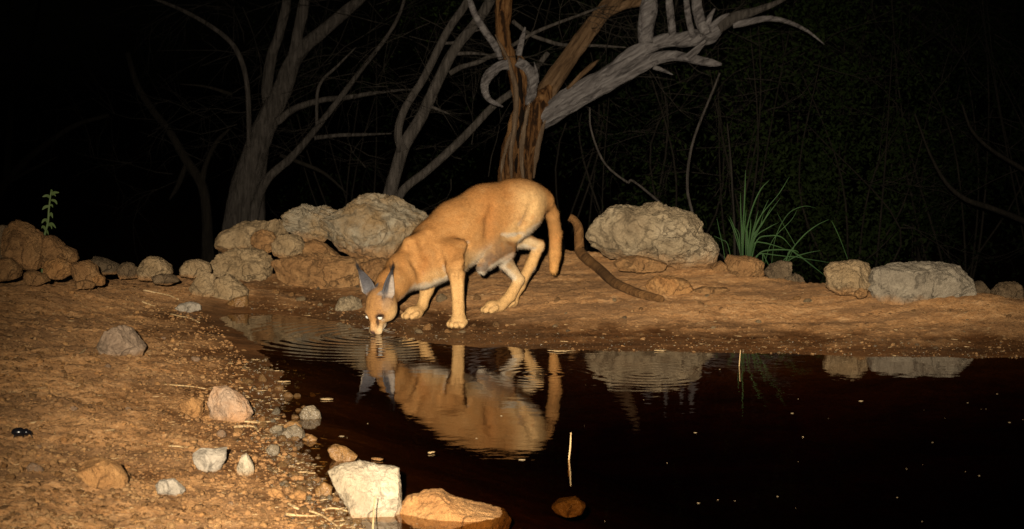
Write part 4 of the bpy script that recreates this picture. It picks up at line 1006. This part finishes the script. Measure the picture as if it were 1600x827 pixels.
stick('stalk', 'thin dry stalk standing against the face of the white block', ZW([(1190,835),(1193,740),(1200,600),(1215,490)]), [1.6,1.3,1,.7], 'straw', Ys=[4.15,4.15,4.17,4.18], seed=106, rough=.04, seg=6, cat='stalk')
p0 = onz(889, 718, 0)
stick('stalk', 'pale thin stalk standing in open water above a sunken stone', [(889,745),(889,718),(891,700),(892,676)], [1.3,1.3,1.3,1], 'straw', Ys=[p0[1]] * 4, seed=107, rough=.04, seg=6, cat='stalk')
p0 = onz(1156, 572, 0)
stick('stalk', 'thin pale reed tip standing in water near the far shore', [(1155,580),(1155,572),(1156,560),(1157,547)], [.9,.9,.8,.6], 'straw', Ys=[p0[1]] * 4, seed=108, rough=.04, seg=6, cat='stalk')

# floating leaves
def floating(px, py, w, h, label, mat='straw'):
    c = onz(px, py, 0.0015); s = c[1] / F_PX
    rs = np.random.RandomState(int(px)); m = 12; a = np.linspace(0, 2 * math.pi, m, endpoint=False)
    r = 1 + .25 * rs.normal(size=m)
    V = np.stack([np.cos(a) * r * w * s / 2, np.sin(a) * r * h * s / 2 * 6, .0015 + .002 * rs.rand(m)], 1)
    V = np.vstack([V, V - [0, 0, .0015], [[0, 0, .004], [0, 0, 0]]])
    F = [(k, (k + 1) % m, 2 * m) for k in range(m)] + [((k + 1) % m + m, k + m, 2 * m + 1) for k in range(m)] + [(k + m, (k + 1) % m + m, (k + 1) % m, k) for k in range(m)]
    o = obj('floating_leaf', V, F, M[mat]); o.location = c
    return tag(o, label, 'leaf')
floating(510, 624, 24, 3, 'tan dead leaf floating off the left shore')
floating(588, 718, 24, 4, 'tan dead leaf floating behind the white block', 'orange_rock')
floating(445, 597, 20, 2, 'pale chip of bark floating at the left shoreline')
floating(878, 549, 40, 3, 'long straw raft against the far shore by the cat\'s reflection')
floating(1032, 548, 18, 3, 'tan leaf scrap against the far shore below the ochre ledge')
floating(673, 708, 12, 2, 'tiny pale leaf scrap floating over the cat\'s reflection')
# flecks of scum and insects on the water
rs = np.random.RandomState(77); VV = []; FF = []; D, Fc = ico(1)
for k in range(75):
    px, py = rs.uniform(470, 1600), rs.uniform(575, 827)
    if px < 640 and py > 720: continue
    if rs.rand() < .25: px, py = np.interp(rs.rand(), [0, 1], [430, 520]) + rs.normal(0, 15), rs.uniform(580, 740)
    c = onz(px, py, .001); s = np.clip(rs.lognormal(-6.9, .6), .0005, .004)
    VV.append(c + D * s * np.array([rs.uniform(.8, 3.2), rs.uniform(.8, 3), .25])); FF.append(Fc + len(D) * len(VV[:-1]))
tag(obj('floating_flecks', np.concatenate(VV), np.concatenate(FF), plain('flecks', (0.30, 0.22, 0.12)), smooth=False), 'pale flecks and bubbles floating on the dark water', kind='stuff')

# ------------------------------------------------------------------ beetle
pb = hit(34, 682); s = pb[1] / F_PX
bt = empty('beetle', (pb[0], pb[1], pb[2])); tag(bt, 'glossy black beetle crawling on the left mud bank', 'beetle')
bt.rotation_euler = (0, 0, R(12))
bk = NT('beetle_shell').set(color=(0.006, 0.006, 0.008), rough=0.22, spec=0.6)
D, Fc = ico(3)
L = 34 * s
def ell(c, r, name):
    return obj(name, np.array(c) * L + D * np.array(r) * L, Fc, bk, bt)
e = ell((-.14, 0, .22), (.34, .24, .2), 'wing_case'); ell((.2, 0, .2), (.15, .21, .17), 'thorax'); ell((.37, 0, .16), (.1, .13, .09), 'head')
for sx in (-1, 1):
    for k, (x, f) in enumerate([(.24, .25), (.05, .02), (-.14, -.22)]):
        v, f_ = join([tube(np.array([[x, sx * .15, .14], [x + f * .5, sx * .32, .2], [x + f, sx * .42, .0]]) * L, np.array([.03, .028, .014]) * L, 6, 4)])
        obj('leg', v, f_, bk, bt)
# ------------------------------------------------------------------ the caracal
h_ = 0.0031
B0 = np.array([-0.64, 7.28, -0.03]); B1 = np.array([0.26, 8.20, 0.62])
ax = [np.arange(B0[k], B1[k], h_, dtype=np.float32) for k in range(3)]
SD = np.full([len(a) for a in ax], 0.3, np.float32)
prims = []
bdir = np.array([-0.88, -0.47, 0.0]); bdir /= np.linalg.norm(bdir)
rdir = np.array([bdir[1], -bdir[0], 0.0])            # the animal's right, away from the camera
def capsule(a, b, ra, rb, squash=1.0, axis=None):
    a = np.asarray(a, float); b = np.asarray(b, float); axis = rdir if axis is None else axis
    def f(x, y, z):
        q = [x - a[0], y - a[1], z - a[2]]
        k = (squash - 1.0) * (q[0] * axis[0] + q[1] * axis[1] + q[2] * axis[2])
        q = [q[i] + k * axis[i] for i in range(3)]
        e = b - a; e = e + (squash - 1.0) * (e @ axis) * axis
        t = np.clip((q[0] * e[0] + q[1] * e[1] + q[2] * e[2]) / max(e @ e, 1e-9), 0, 1)
        return np.sqrt((q[0] - t * e[0]) ** 2 + (q[1] - t * e[1]) ** 2 + (q[2] - t * e[2]) ** 2) - (ra + (rb - ra) * t)
    r = max(ra, rb)
    return f, np.minimum(a, b) - r, np.maximum(a, b) + r
def ellipsoid(c, axes, rad):
    c = np.asarray(c, float); A = np.asarray(axes, float); rad = np.asarray(rad, float)
    def f(x, y, z):
        q = [x - c[0], y - c[1], z - c[2]]
        u = [(q[0] * A[i, 0] + q[1] * A[i, 1] + q[2] * A[i, 2]) / rad[i] for i in range(3)]
        k0 = np.sqrt(u[0] ** 2 + u[1] ** 2 + u[2] ** 2) + 1e-6
        k1 = np.sqrt((u[0] / rad[0]) ** 2 + (u[1] / rad[1]) ** 2 + (u[2] / rad[2]) ** 2) + 1e-6
        return k0 * (k0 - 1) / k1
    r = rad.max(); return f, c - r, c + r
def put(prim, colr, k=0.02, cut=False):
    f, lo, hi = prim
    m = max(k, 0.01) * 1.5 + 0.012
    i0 = [max(0, int((lo[j] - m - B0[j]) / h_)) for j in range(3)]; i1 = [min(SD.shape[j], int((hi[j] + m - B0[j]) / h_) + 2) for j in range(3)]
    sl = tuple(slice(i0[j], i1[j]) for j in range(3))
    x = ax[0][sl[0]][:, None, None]; y = ax[1][sl[1]][None, :, None]; z = ax[2][sl[2]][None, None, :]
    d = f(x, y, z).astype(np.float32); o = SD[sl]
    if cut:
        hh = np.clip(.5 - .5 * (o + d) / k, 0, 1); SD[sl] = o + (-d - o) * hh + k * hh * (1 - hh)
    else:
        hh = np.clip(.5 + .5 * (d - o) / k, 0, 1); SD[sl] = d + (o - d) * hh - k * hh * (1 - hh)
    if colr is not None: prims.append((f, np.array(colr)))
TAN = (0.41, 0.205, 0.068); RUF = (0.31, 0.135, 0.038); PALE = (0.56, 0.355, 0.155); CREAM = (0.60, 0.44, 0.25); WHITE = (0.62, 0.55, 0.43)
LEG = (0.54, 0.33, 0.135); BRN = (0.145, 0.08, 0.038); GREY = (0.17, 0.13, 0.098)
DARK = (0.035, 0.03, 0.03); EAR = (0.085, 0.08, 0.085)
A_ = at
# torso
T = [((840,312),7.97,.052,RUF), ((808,324),7.94,.112,RUF), ((760,338),7.88,.124,TAN), ((716,362),7.81,.122,TAN), ((684,388),7.75,.113,TAN), ((655,408),7.69,.092,TAN),
     ((632,424),7.62,.072,TAN), ((612,446),7.54,.058,TAN), ((598,470),7.47,.05,TAN)]
for a, b in zip(T[:-1], T[1:]):
    put(capsule(A_(*a[0], a[1]), A_(*b[0], b[1]), a[2], b[2], 1.28), tuple((np.array(a[3]) + np.array(b[3])) / 2), 0.03)
put(capsule(A_(664,428,7.66), A_(705,408,7.72), .052, .06, 1.1), PALE, .04)           # brisket and belly
put(capsule(A_(705,405,7.76), A_(750,378,7.84), .062, .058, 1.15), CREAM, .04)
put(capsule(A_(640,380,7.63), A_(668,372,7.68), .026, .03), TAN, .03)                # shoulder blade
# tail
tl = [((832,305),7.95,.036), ((853,314),7.98,.028), ((863,335),8.03,.0265), ((868,365),8.09,.026), ((867,398),8.09,.0245), ((865,421),8.085,.019)]
for k, (a, b) in enumerate(zip(tl[:-1], tl[1:])):
    put(capsule(A_(*a[0], a[1]), A_(*b[0], b[1]), a[2], b[2]), TAN if k < 4 else (0.48, .25, .08), .04 if k == 0 else .01)
pw_f = hit(716, 511, 7.2, 8.2); pw_f2 = hit(646, 497.5, 7.3, 8.2); pw_h = hit(769, 488, 7.4, 8.5)
YF = float(np.clip(pw_f[1], 7.5, 7.66)); YF2 = float(np.clip(pw_f2[1], 7.62, 7.8)); YH = float(np.clip(pw_h[1], 7.7, 7.92)); YH2 = YH + .2
# near foreleg
put(capsule(A_(664,406,7.66), A_(704,396,7.67), .05, .040), TAN, .05)
put(capsule(A_(700,398,7.66), A_(713,430,YF + .015), .044, .0295), TAN, .035)
put(capsule(A_(721,383,7.67), A_(719,412,YF + .03), .017, .024), TAN, .018)
put(capsule(A_(690,385,7.68), A_(721,383,7.67), .018, .015), TAN, .025)
put(capsule(A_(714,430,YF + .01), A_(716,478,YF + .01), .0285, .0225), LEG, .012)
put(capsule(A_(716,478,YF + .01), A_(716.5,496,YF), .0225, .026), LEG, .01)
# far foreleg
put(capsule(A_(672,430,7.76), A_(667,452,YF2 + .05), .042, .026), LEG, .02)
put(capsule(A_(667,452,YF2 + .05), A_(660,477,YF2 + .04), .0255, .0195), LEG, .012)
put(capsule(A_(660,477,YF2 + .04), A_(652,488,YF2 + .01), .0195, .022), LEG, .01)
# near hind leg
put(capsule(A_(816,318,7.92), A_(778,372,YH), .086, .054, 1.15), PALE, .04)
put(capsule(A_(822,330,7.92), A_(800,362,YH + .03), .062, .045), PALE, .03)
put(capsule(A_(774,378,YH - .01), A_(790,410,YH + .02), .048, .030), BRN, .018)
put(capsule(A_(790,410,YH + .02), A_(811,437,YH + .06), .0295, .0195), CREAM, .012)
put(capsule(A_(811,437,YH + .06), A_(797,463,YH + .035), .0225, .0215), LEG, .01)
put(capsule(A_(797,463,YH + .035), A_(782,478,YH + .01), .0215, .023), LEG, .01)
# far hind leg
put(capsule(A_(806,345,8.03), A_(796,372,8.0), .07, .05), PALE, .03)
put(capsule(A_(798,370,8.0), A_(842,383,8.06), .042, .0205), CREAM, .018)
put(capsule(A_(842,383,8.06), A_(830,412,8.05), .0225, .0215), LEG, .01)
put(capsule(A_(830,412,8.05), A_(812,446,8.02), .0215, .0205), LEG, .01)
pf = A_(797,470,8.0); zf = H(pf[0], 8.0)
put(capsule(A_(812,446,8.02), (pf[0], 8.0, zf + .03), .0245, .025), LEG, .01)
# belly pouch
put(capsule(A_(790,388,7.86), A_(764,404,7.83), .042, .036), BRN, .022)
put(capsule(A_(764,404,7.83), A_(752,420,7.80), .030, .0215), GREY, .016)
# paws
PAW = []
def paw(c, z0, fx, w=1.0):
    f = np.array([fx[0], fx[1], 0.0]); f /= np.linalg.norm(f); s = np.array([f[1], -f[0], 0]); up = np.array([0, 0, 1.0])
    c = np.array([c[0], c[1], z0 + .024])
    put(ellipsoid(c + up * .002, [f, s, up], (.036 * w, .031 * w, .026)), LEG, .012)
    for k, (a, ff) in enumerate([(-.0285, .018), (-.0098, .033), (.0098, .033), (.0285, .018)]):
        p = c + s * a * w + f * ff * w + up * (-.006)
        put(capsule(p - f * .016 + up * .007, p + f * .005 - up * .003, .0122, .0118), PALE, .0022)
    PAW.append((c, f, s))
pa = A_(716.5, 503, YF); paw(pa, H(pa[0], pa[1]) - .004, (-.45, -.9))
pa = A_(646, 491, YF2); paw(pa, H(pa[0], pa[1]) - .004, (-.85, -.55))
pa = A_(770, 482, YH); paw(pa, H(pa[0], pa[1]) - .004, (-.85, -.5))
paw((pf[0], 8.0), zf - .004, (-.9, -.4))
# furrows between the muscles, cut where the line of sight meets the hide
def skin(px, py, near=7.2):
    r = ray(px, py); Ys = np.arange(near, 8.19, .002); P = CAM + r * (Ys / r[1])[:, None]
    i = np.clip(((P - B0) / h_).astype(int), 0, np.array(SD.shape) - 1); k = np.nonzero(SD[i[:, 0], i[:, 1], i[:, 2]] < 0)[0]
    return P[k[0]] if len(k) else P[-1]
for pts, r_, dep in [([(770,322),(764,345),(762,368)], .014, .004), ([(644,384),(648,408),(658,432)], .014, .005), ([(684,388),(688,408),(697,428)], .013, .005),
                     ([(731,384),(729,402),(728,416)], .010, .003), ([(800,398),(806,412),(811,424)], .007, .003),
                     ([(812,368),(800,374),(786,372)], .010, .003), ([(668,366),(660,380),(664,398)], .012, .005), ([(832,318),(826,340),(814,356)], .014, .006),
                     ([(713,420),(714,445),(715,470)], .006, .003)]:
    sp_ = [skin(*q) + np.array([0, -(r_ - dep), 0]) for q in pts]
    for p_, q_ in zip(sp_[:-1], sp_[1:]):
        if abs(p_[1] - q_[1]) < .12: put(capsule(p_, q_, r_ * .8, r_ * .8), None, .022, cut=True)
# head
C = A_(594, 478, 7.45)
Fh = np.array([-0.24, -0.36, -0.90]); Fh /= np.linalg.norm(Fh)
Uh = np.array([-0.50, -0.78, 0.35]); Uh -= (Uh @ Fh) * Fh; Uh /= np.linalg.norm(Uh)
Rh = np.cross(Fh, Uh)
AX = np.array([Rh, Fh, Uh])
def hl(x, y, z): return C + x * Rh + y * Fh + z * Uh      # x: animal's right, y: towards the nose, z: crown
HT = (0.39, 0.20, 0.07)
put(ellipsoid(hl(0, -.006, 0), AX, (.057, .062, .051)), HT, .03)
put(ellipsoid(hl(0, .026, .006), AX, (.041, .046, .036)), HT, .02)
for sx in (-1, 1):
    put(ellipsoid(hl(sx * .034, .012, -.016), AX, (.030, .040, .031)), PALE, .018)
    put(ellipsoid(hl(sx * .026, .038, .024), AX, (.018, .02, .014)), HT, .012)              # brow
    put(ellipsoid(hl(sx * .0145, .091, -.014), AX, (.0150, .019, .015)), CREAM, .006)           # whisker pads
put(capsule(hl(0, .032, .020), hl(0, .096, .002), .0175, .0125), HT, .012)                  # bridge
put(capsule(hl(0, .04, -.014), hl(0, .088, -.012), .030, .0175), PALE, .012)
put(capsule(hl(0, .06, -.035), hl(0, .090, -.030), .021, .0125), WHITE, .008)               # chin
for sx in (-1, 1):                                                                          # eye sockets
    put(ellipsoid(hl(sx * .031, .050, .022), AX, (.0125, .012, .010)), None, .008, cut=True)
    put(capsule(hl(sx * .022, .062, .016), hl(sx * .016, .082, .008), .004, .003), None, .006, cut=True)
def ear(sx, e, n, base, L, W):
    e = np.array(e, float); e /= np.linalg.norm(e); n = np.array(n, float); n -= (n @ e) * e; n /= np.linalg.norm(n); v_ = np.cross(e, n)
    def f(x, y, z):
        q = [x - base[0], y - base[1], z - base[2]]
        u = q[0] * e[0] + q[1] * e[1] + q[2] * e[2]; v = q[0] * v_[0] + q[1] * v_[1] + q[2] * v_[2]; w = q[0] * n[0] + q[1] * n[1] + q[2] * n[2]
        t = np.clip(u / L, 0, 1)
        wd = W * np.minimum(1.0, (1 - t) ** 0.62 * 1.12) * (0.9 + .25 * np.sin(t * 3.1)) * (.45 + .55 * np.clip((u + .012) / .034, 0, 1)) + .001
        dw = np.abs(w - 11.0 * v * v * (1 - .3 * t) + .006 * np.sin(t * 3.14)) - (.0042 - .0012 * t)
        return np.maximum(np.maximum((np.abs(v) - wd) * .75, dw * .85), np.maximum(u - L, -u - .012))
    return (f, base - .11, base + .11), (e, n, v_, base, L)
EARS = []
def pxdir(dx, dy, dyw): return np.array([dx, dyw, -dy])
for sx, bpx, tpx, dY, n in [(1, hl(.036, -.036, .024), (560, 419), -.0, None), (-1, hl(-.040, -.018, .026), (613, 421), .0, None)]:
    b = bpx; tip = A_(tpx[0], tpx[1], b[1] + (.02 if sx > 0 else -.01))
    e = tip - b; L_ = np.linalg.norm(e)
    n_ = np.array([-.30, -.9, -.1]) if sx > 0 else np.array([.62, -.72, -.1])
    pr, inf = ear(sx, e, n_, b, L_, .0275); put(pr, EAR if sx > 0 else EAR, .008); EARS.append(inf)
# --- surface nets
S = SD < 0
mixed = np.zeros([n - 1 for n in S.shape], bool)
cnt = np.zeros(mixed.shape, np.int8)
for dx in (0, 1):
    for dy in (0, 1):
        for dz in (0, 1):
            cnt += S[dx:S.shape[0] - 1 + dx, dy:S.shape[1] - 1 + dy, dz:S.shape[2] - 1 + dz]
cells = np.argwhere((cnt > 0) & (cnt < 8))
cid = np.full(mixed.shape, -1, np.int32); cid[tuple(cells.T)] = np.arange(len(cells))
acc = np.zeros((len(cells), 3)); num = np.zeros(len(cells))
cor = [(a, b, c) for a in (0, 1) for b in (0, 1) for c in (0, 1)]
val = {c: SD[cells[:, 0] + c[0], cells[:, 1] + c[1], cells[:, 2] + c[2]].astype(float) for c in cor}
for a in cor:
    for j in range(3):
        if a[j] == 0:
            b = list(a); b[j] = 1; b = tuple(b)
            va, vb = val[a], val[b]; m = (va < 0) != (vb < 0)
            t = np.where(m, va / np.where(m, va - vb, 1), 0)
            p = np.array(a, float)[None] + np.zeros((len(cells), 3)); p[:, j] += t
            acc[m] += p[m]; num[m] += 1
CV = B0 + (cells + acc / num[:, None]) * h_
quads = []
for j in range(3):
    o1, o2 = (j + 1) % 3, (j + 2) % 3
    sl0 = [slice(1, -1)] * 3; sl1 = [slice(1, -1)] * 3
    sl0[j] = slice(0, S.shape[j] - 1); sl1[j] = slice(1, S.shape[j])
    s0 = S[tuple(sl0)]; s1 = S[tuple(sl1)]
    e_ = np.argwhere(s0 != s1); inside0 = s0[tuple(e_.T)]
    g = e_.copy(); g[:, o1] += 1; g[:, o2] += 1
    def cell(d1, d2):
        q = g.copy(); q[:, o1] -= d1; q[:, o2] -= d2; return cid[q[:, 0], q[:, 1], q[:, 2]]
    q = np.stack([cell(1, 1), cell(0, 1), cell(0, 0), cell(1, 0)], 1)
    q[~inside0] = q[~inside0][:, ::-1]
    quads.append(q)
CQ = np.concatenate(quads); CQ = CQ[(CQ >= 0).all(1)]
# keep the largest connected piece only, then relax the stair steps
for _ in range(2):
    s_ = np.zeros_like(CV); n_ = np.zeros(len(CV))
    for a in range(4):
        b = (a + 1) % 4
        np.add.at(s_, CQ[:, a], CV[CQ[:, b]]); np.add.at(n_, CQ[:, a], 1)
        np.add.at(s_, CQ[:, b], CV[CQ[:, a]]); np.add.at(n_, CQ[:, b], 1)
    CV = 0.5 * CV + 0.5 * s_ / np.maximum(n_, 1)[:, None]
fn = np.cross(CV[CQ[:, 2]] - CV[CQ[:, 0]], CV[CQ[:, 3]] - CV[CQ[:, 1]])
CN = np.zeros_like(CV)
for a in range(4): np.add.at(CN, CQ[:, a], fn)
CN /= np.linalg.norm(CN, axis=1)[:, None] + 1e-12
# --- coat pattern and painted crease shade
wsum = np.zeros(len(CV)); colr = np.zeros((len(CV), 3))
for f, c in prims:
    d = f(CV[:, 0], CV[:, 1], CV[:, 2]); w = np.exp(-np.clip(d, -.02, .2) / .0075)
    wsum += w; colr += w[:, None] * c
colr /= wsum[:, None] + 1e-12
def blend(mask, c, amt=1.0):
    global colr
    m = np.clip(mask, 0, 1)[:, None] * amt; colr = colr * (1 - m) + np.array(c) * m
up = CN[:, 2]; nz1 = fbm(CV * 22, 3); nz2 = fbm(CV * 70 + 9, 2)
body = sstep(CV[:, 2], .16, .2)
blend(sstep(up, .25, .9) * body, RUF, .65)                                         # darker along the spine
under = sstep(-up + .15 * nz1, .25, .7) * sstep(CV[:, 2], .10, .16) * (1 - sstep(CV[:, 0], .125, .14))
blend(under, WHITE, .85)                                                            # white belly
blend(sstep(nz1, .1, .8) * body, (0.30, .125, .033), .45)
blend(sstep(-nz1, .1, .8) * body, (0.50, .28, .11), .45)
flank_shade = np.exp(-(((CV - A_(764, 340, 7.78)) / np.array([.035, .2, .10])) ** 2).sum(1)); blend(flank_shade, (0.30, .115, .028), .6)  # crease shade between flank and thigh, painted into the coat
shoulder_shade = np.exp(-(((CV - A_(664, 412, 7.6)) / np.array([.03, .2, .05])) ** 2).sum(1)); blend(shoulder_shade, (0.30, .115, .028), .6)  # shading in front of the shoulder, painted into the coat
hq = np.stack([(CV - C) @ Rh, (CV - C) @ Fh, (CV - C) @ Uh], 1)
hx, hy, hz = hq.T
head = (np.linalg.norm(CV - hl(0, .02, 0), axis=1) < .115) * (hy > -.03)
def spot(c, r, colv, amt=1.0, mask=None):
    d = np.linalg.norm((hq - np.array(c)) / np.array(r), axis=1)
    blend((1 - sstep(d, .6, 1.15)) * (1 if mask is None else mask), colv, amt)
for sx in (-1, 1):
    spot((sx * .0315, .050, .024), (.020, .018, .02), (.07, .035, .022), .95)           # dark eye rim
    spot((sx * .0185, .074, .012), (.0055, .022, .013), (.05, .025, .015), .92)      # stripe from eye to nose
    spot((sx * .031, .034, .036), (.012, .009, .012), (.20, .115, .06), .5)
    spot((sx * .012, .008, .05), (.006, .03, .02), (.25, .13, .05), .5)             # forehead lines
    spot((sx * .038, .062, .004), (.011, .012, .010), WHITE, .35)
    spot((sx * .020, .094, -.016), (.013, .013, .014), CREAM, .7)
    spot((sx * .026, .092, -.026), (.014, .014, .007), (.10, .07, .055), .8)        # lip line
    spot((sx * .045, .02, -.03), (.02, .03, .02), CREAM, .5)
spot((0, .092, -.038), (.02, .02, .012), WHITE, .95)
spot((0, .104, .000), (.012, .012, .014), (.10, .05, .04), .9)
spot((0, .075, .012), (.010, .03, .012), (.60, .36, .16), .5)
spot((-.046, .004, .022), (.014, .03, .03), (.40, .27, .16), .4)                   # pale tuft at the ear base
for (e, n_, v_, b, L), sx in zip(EARS, (1, -1)):
    q = CV - b; u = q @ e; v = q @ v_; w = q @ n_
    near = (u > .008) & (u < L + .01) & (np.abs(v) < .034) & (np.abs(w) < .03)
    t = np.clip(u / L, 0, 1)
    m = near * sstep(u, .006, .02)
    xs = v * np.sign(v_[0])                                    # grows towards the cat's left
    W_ = .0275 * np.minimum(1, (1 - t) ** .62 * 1.12) + .001
    blend(m, (.075, .072, .08), .97)
    blend(m * sstep(-t, -.6, -.2), (.17, .165, .175), .6)
    if sx > 0: blend(m * sstep(-xs / W_, .78, .95) * (t < .9), (.36, .29, .22), .8)
    else:
        blend(m * sstep(xs / W_, -.15, .25) * (t < .82), (.42, .35, .29), .85)
        blend(m * sstep(-t, -.3, -.1), (.40, .30, .22), .6)
    blend(m * sstep(t, .7, .95), DARK, .9)
colr *= (1 + .16 * nz2 + .08 * nz1)[:, None]
colr = np.clip(colr, .005, .8)

cat_b = np.array([A_(740, 480, 7.8)[0], 7.75, H(-.15, 7.75)])
caracal = empty('caracal', cat_b); tag(caracal, 'tawny caracal with dark tufted ears crouching to drink at the pond', 'wild cat')
def fur_mat(name, bump=True):
    t = NT(name); t.dr = 0.0
    at_ = t.new('ShaderNodeAttribute', attribute_name='coat').outputs['Color']
    mp = t.new('ShaderNodeMapping', {'Vector': t.tc.outputs['Object'], 'Scale': (160, 160, 420), 'Rotation': (0, R(30), R(28))}).outputs[0]
    n = t.noise(1.0, 4, .6, mp)
    c = t.mix(.6, at_, t.ramp(n, [(0.32, (.42, .38, .34)), (0.68, (1.25, 1.25, 1.25))]), 'MULTIPLY')
    kw = dict(color=c if bump else at_, rough=.8, spec=.15)
    if bump: kw['normal'] = t.bump(n, .004, .7)
    t.b.inputs['Sheen Weight'].default_value = 0.0
    return t.set(**kw)
M['fur'] = fur_mat('fur_coat'); M['hair'] = fur_mat('fur_hair', False)
bo = obj('body', local(caracal, CV), CQ, M['fur'], caracal)
ca = bo.data.color_attributes.new('coat', 'FLOAT_COLOR', 'POINT')
ca.data.foreach_set('color', np.column_stack([colr, np.ones(len(colr))]).astype(np.float32).ravel())
# --- short fur
rs = np.random.RandomState(9)
NH = 95000
pick = rs.choice(len(CV), NH, replace=True)
isear = np.zeros(len(CV), bool)
for (e, n_, v_, b, L) in EARS:
    q = CV - b; isear |= ((q @ e) > .02) & ((q @ e) < L + .01) & (np.abs(q @ v_) < .03) & (np.abs(q @ n_) < .03)
pick = pick[~isear[pick]]
P = CV[pick] + rs.normal(0, h_ * .4, (len(pick), 3)); N = CN[pick]
hw = sstep(np.linalg.norm(CV[pick] - C, axis=1), .14, .09)[:, None]
zf_ = CV[pick][:, 2:3]
lowleg = (1 - sstep(zf_, .12, .25))
flow = (-bdir * .75 + np.array([0, 0, -.6])) * (1 - lowleg) + np.array([0, 0, -1.0]) * lowleg
flow = flow * (1 - hw) + (-Fh) * hw
flow = flow - (flow * N).sum(1)[:, None] * N; flow /= np.linalg.norm(flow, axis=1)[:, None] + 1e-9
flow = flow + rs.normal(0, .22, flow.shape) + N * rs.uniform(.18, .5, (len(P), 1)); flow /= np.linalg.norm(flow, axis=1)[:, None]
bel = sstep(-N[:, 2], .2, .7) * sstep(CV[pick][:, 2], .1, .16)
ln = (0.0062 + .009 * bel + .004 * rs.rand(len(P)) - .0035 * hw[:, 0] - .003 * lowleg[:, 0])[:, None]
sd = np.cross(flow, N); sd /= np.linalg.norm(sd, axis=1)[:, None] + 1e-9
wd = .00055
HV = np.stack([P - sd * wd - N * .001, P + sd * wd - N * .001, P + flow * ln], 1).reshape(-1, 3)
fo = obj('fur', local(caracal, HV), np.arange(len(HV)).reshape(-1, 3), M['hair'], caracal)
hc = colr[pick] * rs.uniform(.75, 1.25, (len(P), 1)); hc = np.repeat(hc, 3, 0)
fa = fo.data.color_attributes.new('coat', 'FLOAT_COLOR', 'POINT')
fa.data.foreach_set('color', np.column_stack([np.clip(hc, .005, .85), np.ones(len(hc))]).astype(np.float32).ravel())
nn = np.repeat(N * .8 + flow * .1 + rs.normal(0, .12, N.shape), 3, 0); nn /= np.linalg.norm(nn, axis=1)[:, None]
fo.data.normals_split_custom_set_from_vertices([tuple(v) for v in nn])
tag(fo, kind='stuff')
# --- ear tufts, eyes, nose, whiskers
tuft_m = NT('tuft_hair').set(color=(.012, .011, .012), rough=.6, spec=.2)
for (e, n_, v_, b, L) in EARS:
    V_ = []; F_ = []
    for k in range(46):
        r_ = np.random.RandomState(k + int(L * 1e5)); p0 = b + e * (L * r_.uniform(.82, .98)) + v_ * r_.normal(0, .0022)
        d = e + v_ * r_.normal(0, .16) + n_ * r_.normal(0, .16) + np.array([0, 0, .1]); d /= np.linalg.norm(d)
        p1 = p0 + d * r_.uniform(.02, .046); s_ = np.cross(d, n_) * .0011; i = len(V_)
        V_ += [p0 - s_, p0 + s_, p1]; F_.append((i, i + 1, i + 2))
    obj('ear_tuft', local(caracal, V_), F_, tuft_m, caracal)
eye_w = NT('painted_eyeshine').set(color=(.62, .61, .56), rough=.12, spec=.6)  # pale base colour paints the flash reflected from the eyes
eye_d = NT('eye_rim').set(color=(.03, .018, .012), rough=.25, spec=.5)
D, Fc = ico(3)
for sx in (-1, 1):
    c = hl(sx * .0285, .0515, .0190)
    eo = obj('eye', local(caracal, c + D * .0088), Fc, eye_w, caracal)
    # dark upper lid above the eye with its painted shine
    m = D @ (-Fh * .9 + Uh * .35 + Rh * sx * .1) > .12
    keep = m[Fc].all(1)
    obj('eyelid', local(eo, c + D * .0099) - np.array(caracal.location), Fc[keep], eye_d, eo)
nose_m = NT('nose_leather').set(color=(.06, .032, .028), rough=.35, spec=.5)
nv = D * np.array([.0115, .007, .0085]); nv = nv * (1 - .35 * np.clip(-D[:, 2:3], 0, 1))
obj('nose', local(caracal, np.array([hl(0, .1045, -.003) + q[0] * Rh + q[1] * Fh + q[2] * Uh for q in nv])), Fc, nose_m, caracal)
wt = []
for sx in (-1, 1):
    for k in range(4):
        r_ = np.random.RandomState(k * 3 + sx + 5); p0 = hl(sx * (.028 + .001 * k % 3), .084 + .003 * (k % 3), -.012 - .003 * (k // 2))
        d = Rh * sx * .9 + Fh * r_.uniform(-.1, .3) + Uh * r_.uniform(-.3, .15); d /= np.linalg.norm(d)
        Lw = r_.uniform(.035, .055)
        wt.append(tube(np.array([p0, p0 + d * Lw * .5, p0 + d * Lw - Fh * .006]), np.array([.0003, .00025, .0001]), 4, 4))
v_, f_ = join(wt); obj('whiskers', local(caracal, v_), f_, NT('whisker').set(color=(.45, .42, .36), rough=.4), caracal)
